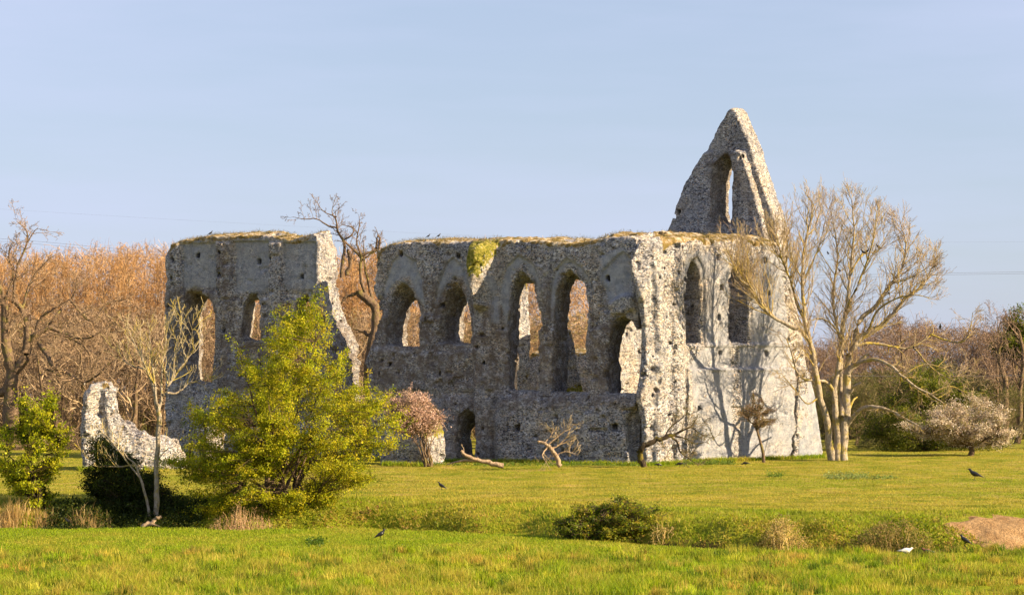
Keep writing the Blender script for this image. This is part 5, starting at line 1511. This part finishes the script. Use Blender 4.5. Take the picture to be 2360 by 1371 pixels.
def bird(proto, px, py, facing, size, label, D=None, z=None, tilt=0.0):
    if D is None: p = on_ground(px, py)
    else: p = P(px, py, D)
    rz = {'r': 0.15, 'l': math.pi - .15, 'a': 1.9, 't': -1.7}[facing]
    sc = size / .46
    if D is None: p[2] += .03
    if proto.name not in used:
        used.add(proto.name); o = proto; o.location = tuple(float(v) for v in p); o.rotation_euler = (0, 0, rz); o.scale = (sc,) * 3
    else:
        o = dup(proto, p, rz, sc)
    o['label'] = label
    return o
bird(B1, 877, 1245, 'r', .46, "black crow standing upright on the near grass right of the big hawthorn")
bird(B2, 2247, 1108, 'l', .72, "big black crow standing alone on the open field at the right")
bird(B1, 2225, 1262, 'l', .50, "black crow on the grass just in front of the bare sandy soil")
bird(B2, 158, 1216, 'l', .44, "black crow at the ditch among the dry reeds at left")
bird(B1, 1018, 1130, 'l', .42, "small black bird alone on the far field left of centre")
bird(B3, 1517, 1078, 'r', .38, "black bird feeding at the foot of the leaning tree")
bird(B3, 1567, 1077, 'l', .42, "black bird feeding below the crown of the leaning tree")
bird(B3, 1718, 1076, 'l', .42, "black bird feeding below the small thorn tree at the sunlit wall")
bird(B1, 485, 543, 'r', .36, "jackdaw sitting on the mossy top of the left ruined wall", D=133.4)
bird(B1, 987, 549, 'r', .30, "left one of two jackdaws on top of the arcade wall", D=125.8)
bird(B1, 1011, 548, 'r', .30, "right one of two jackdaws on top of the arcade wall", D=125.4)
for (px, py, fc, sz, lb) in [(2025, 576, 'l', .40, "crow high in the spreading tree, facing left beside a pair"), (1990, 588, 'l', .40, "left crow of the pair high in the spreading tree"), (1998, 585, 'r', .36, "right crow of the pair high in the spreading tree"),
                             (2156, 620, 'r', .42, "crow perched on the outermost upper twig of the spreading tree"), (1935, 628, 'a', .30, "small dark bird in the middle of the spreading tree crown"),
                             (2167, 760, 't', .42, "crow on the long right bough of the spreading tree against the far wood"), (2212, 908, 'l', .42, "crow on the low bough above the blossom tree"),
                             (2255, 905, 't', .36, "crow on the low bough tip right above the blossom tree"), (2105, 805, 't', .26, "small dark bird on a middle right bough of the spreading tree"),
                             (2075, 582, 'a', .28, "small dark bird near the top right of the spreading tree"), (1908, 588, 'a', .28, "small dark bird in the top left of the spreading tree"),
                             (2048, 680, 'a', .28, "small dark bird on an inner bough of the spreading tree")]:
    bird(B1, px, py, fc, sz, lb, D=122.6)
bird(B1, 1614, 946, 'l', .34, "jackdaw above the leaning tree before the sunlit wall", D=115.2)
bird(B1, 1549, 973, 't', .32, "jackdaw on the arch of the leaning tree at the rough pier", D=115.0)
if 1:
    d1 = make_crow('duck', "white and grey duck resting on the grass in front of the bramble tangle", 'duck', -.05, legs=False, mats=(M_DUCKW, M_ORANGE, M_DUCKW), fat=1.25)
    p = on_ground(2088, 1281); p[2] += .06; d1.location = tuple(float(v) for v in p); d1.rotation_euler = (0, 0, .2); d1.scale = (1.05,) * 3
    d2 = make_crow('duck', "brown duck with a dark head resting right of the white duck", 'duck', .05, legs=False, mats=(M_DUCKB, M_ORANGE, M_DUCKG), fat=1.35)
    p = on_ground(2138, 1282); p[2] += .07; d2.location = tuple(float(v) for v in p); d2.rotation_euler = (0, 0, 2.9); d2.scale = (.95,) * 3

# ------------------------------------------------------------------ overhead cables
def cable(label, pts, D, r):
    w = resample([P(x, y, D) for x, y in pts], 40)
    T = Tubes(); T.add(w, np.full(40, r), 4)
    o0 = w[0]
    o = T.build('overhead_cable', M_CABLE, None, o0); o.location = tuple(float(v) for v in o0)
    tag(o, label, 'cable', "power cables crossing the sky behind the ruins")
cable("highest thin cable, dipping from upper left behind the ruins", [(-300, 462), (130, 490), (690, 522), (1180, 545), (2130, 558), (2700, 552)], 300, .0045)
cable("darker double cable at the right, upper strand", [(-300, 540), (0, 550), (380, 582), (1200, 640), (1900, 634), (2200, 629), (2700, 622)], 300, .013)
cable("darker double cable at the right, lower strand", [(-300, 545), (0, 556), (380, 588), (1200, 646), (1900, 640), (2200, 633), (2700, 627)], 300, .013)
cable("lowest faint cable passing over the right wood", [(1100, 752), (1900, 748), (2360, 744), (2700, 744)], 260, .013)
cable("cable crossing in front of the far wood behind the spreading tree", [(1500, 868), (1900, 866), (2100, 867), (2500, 864)], 150, .011)
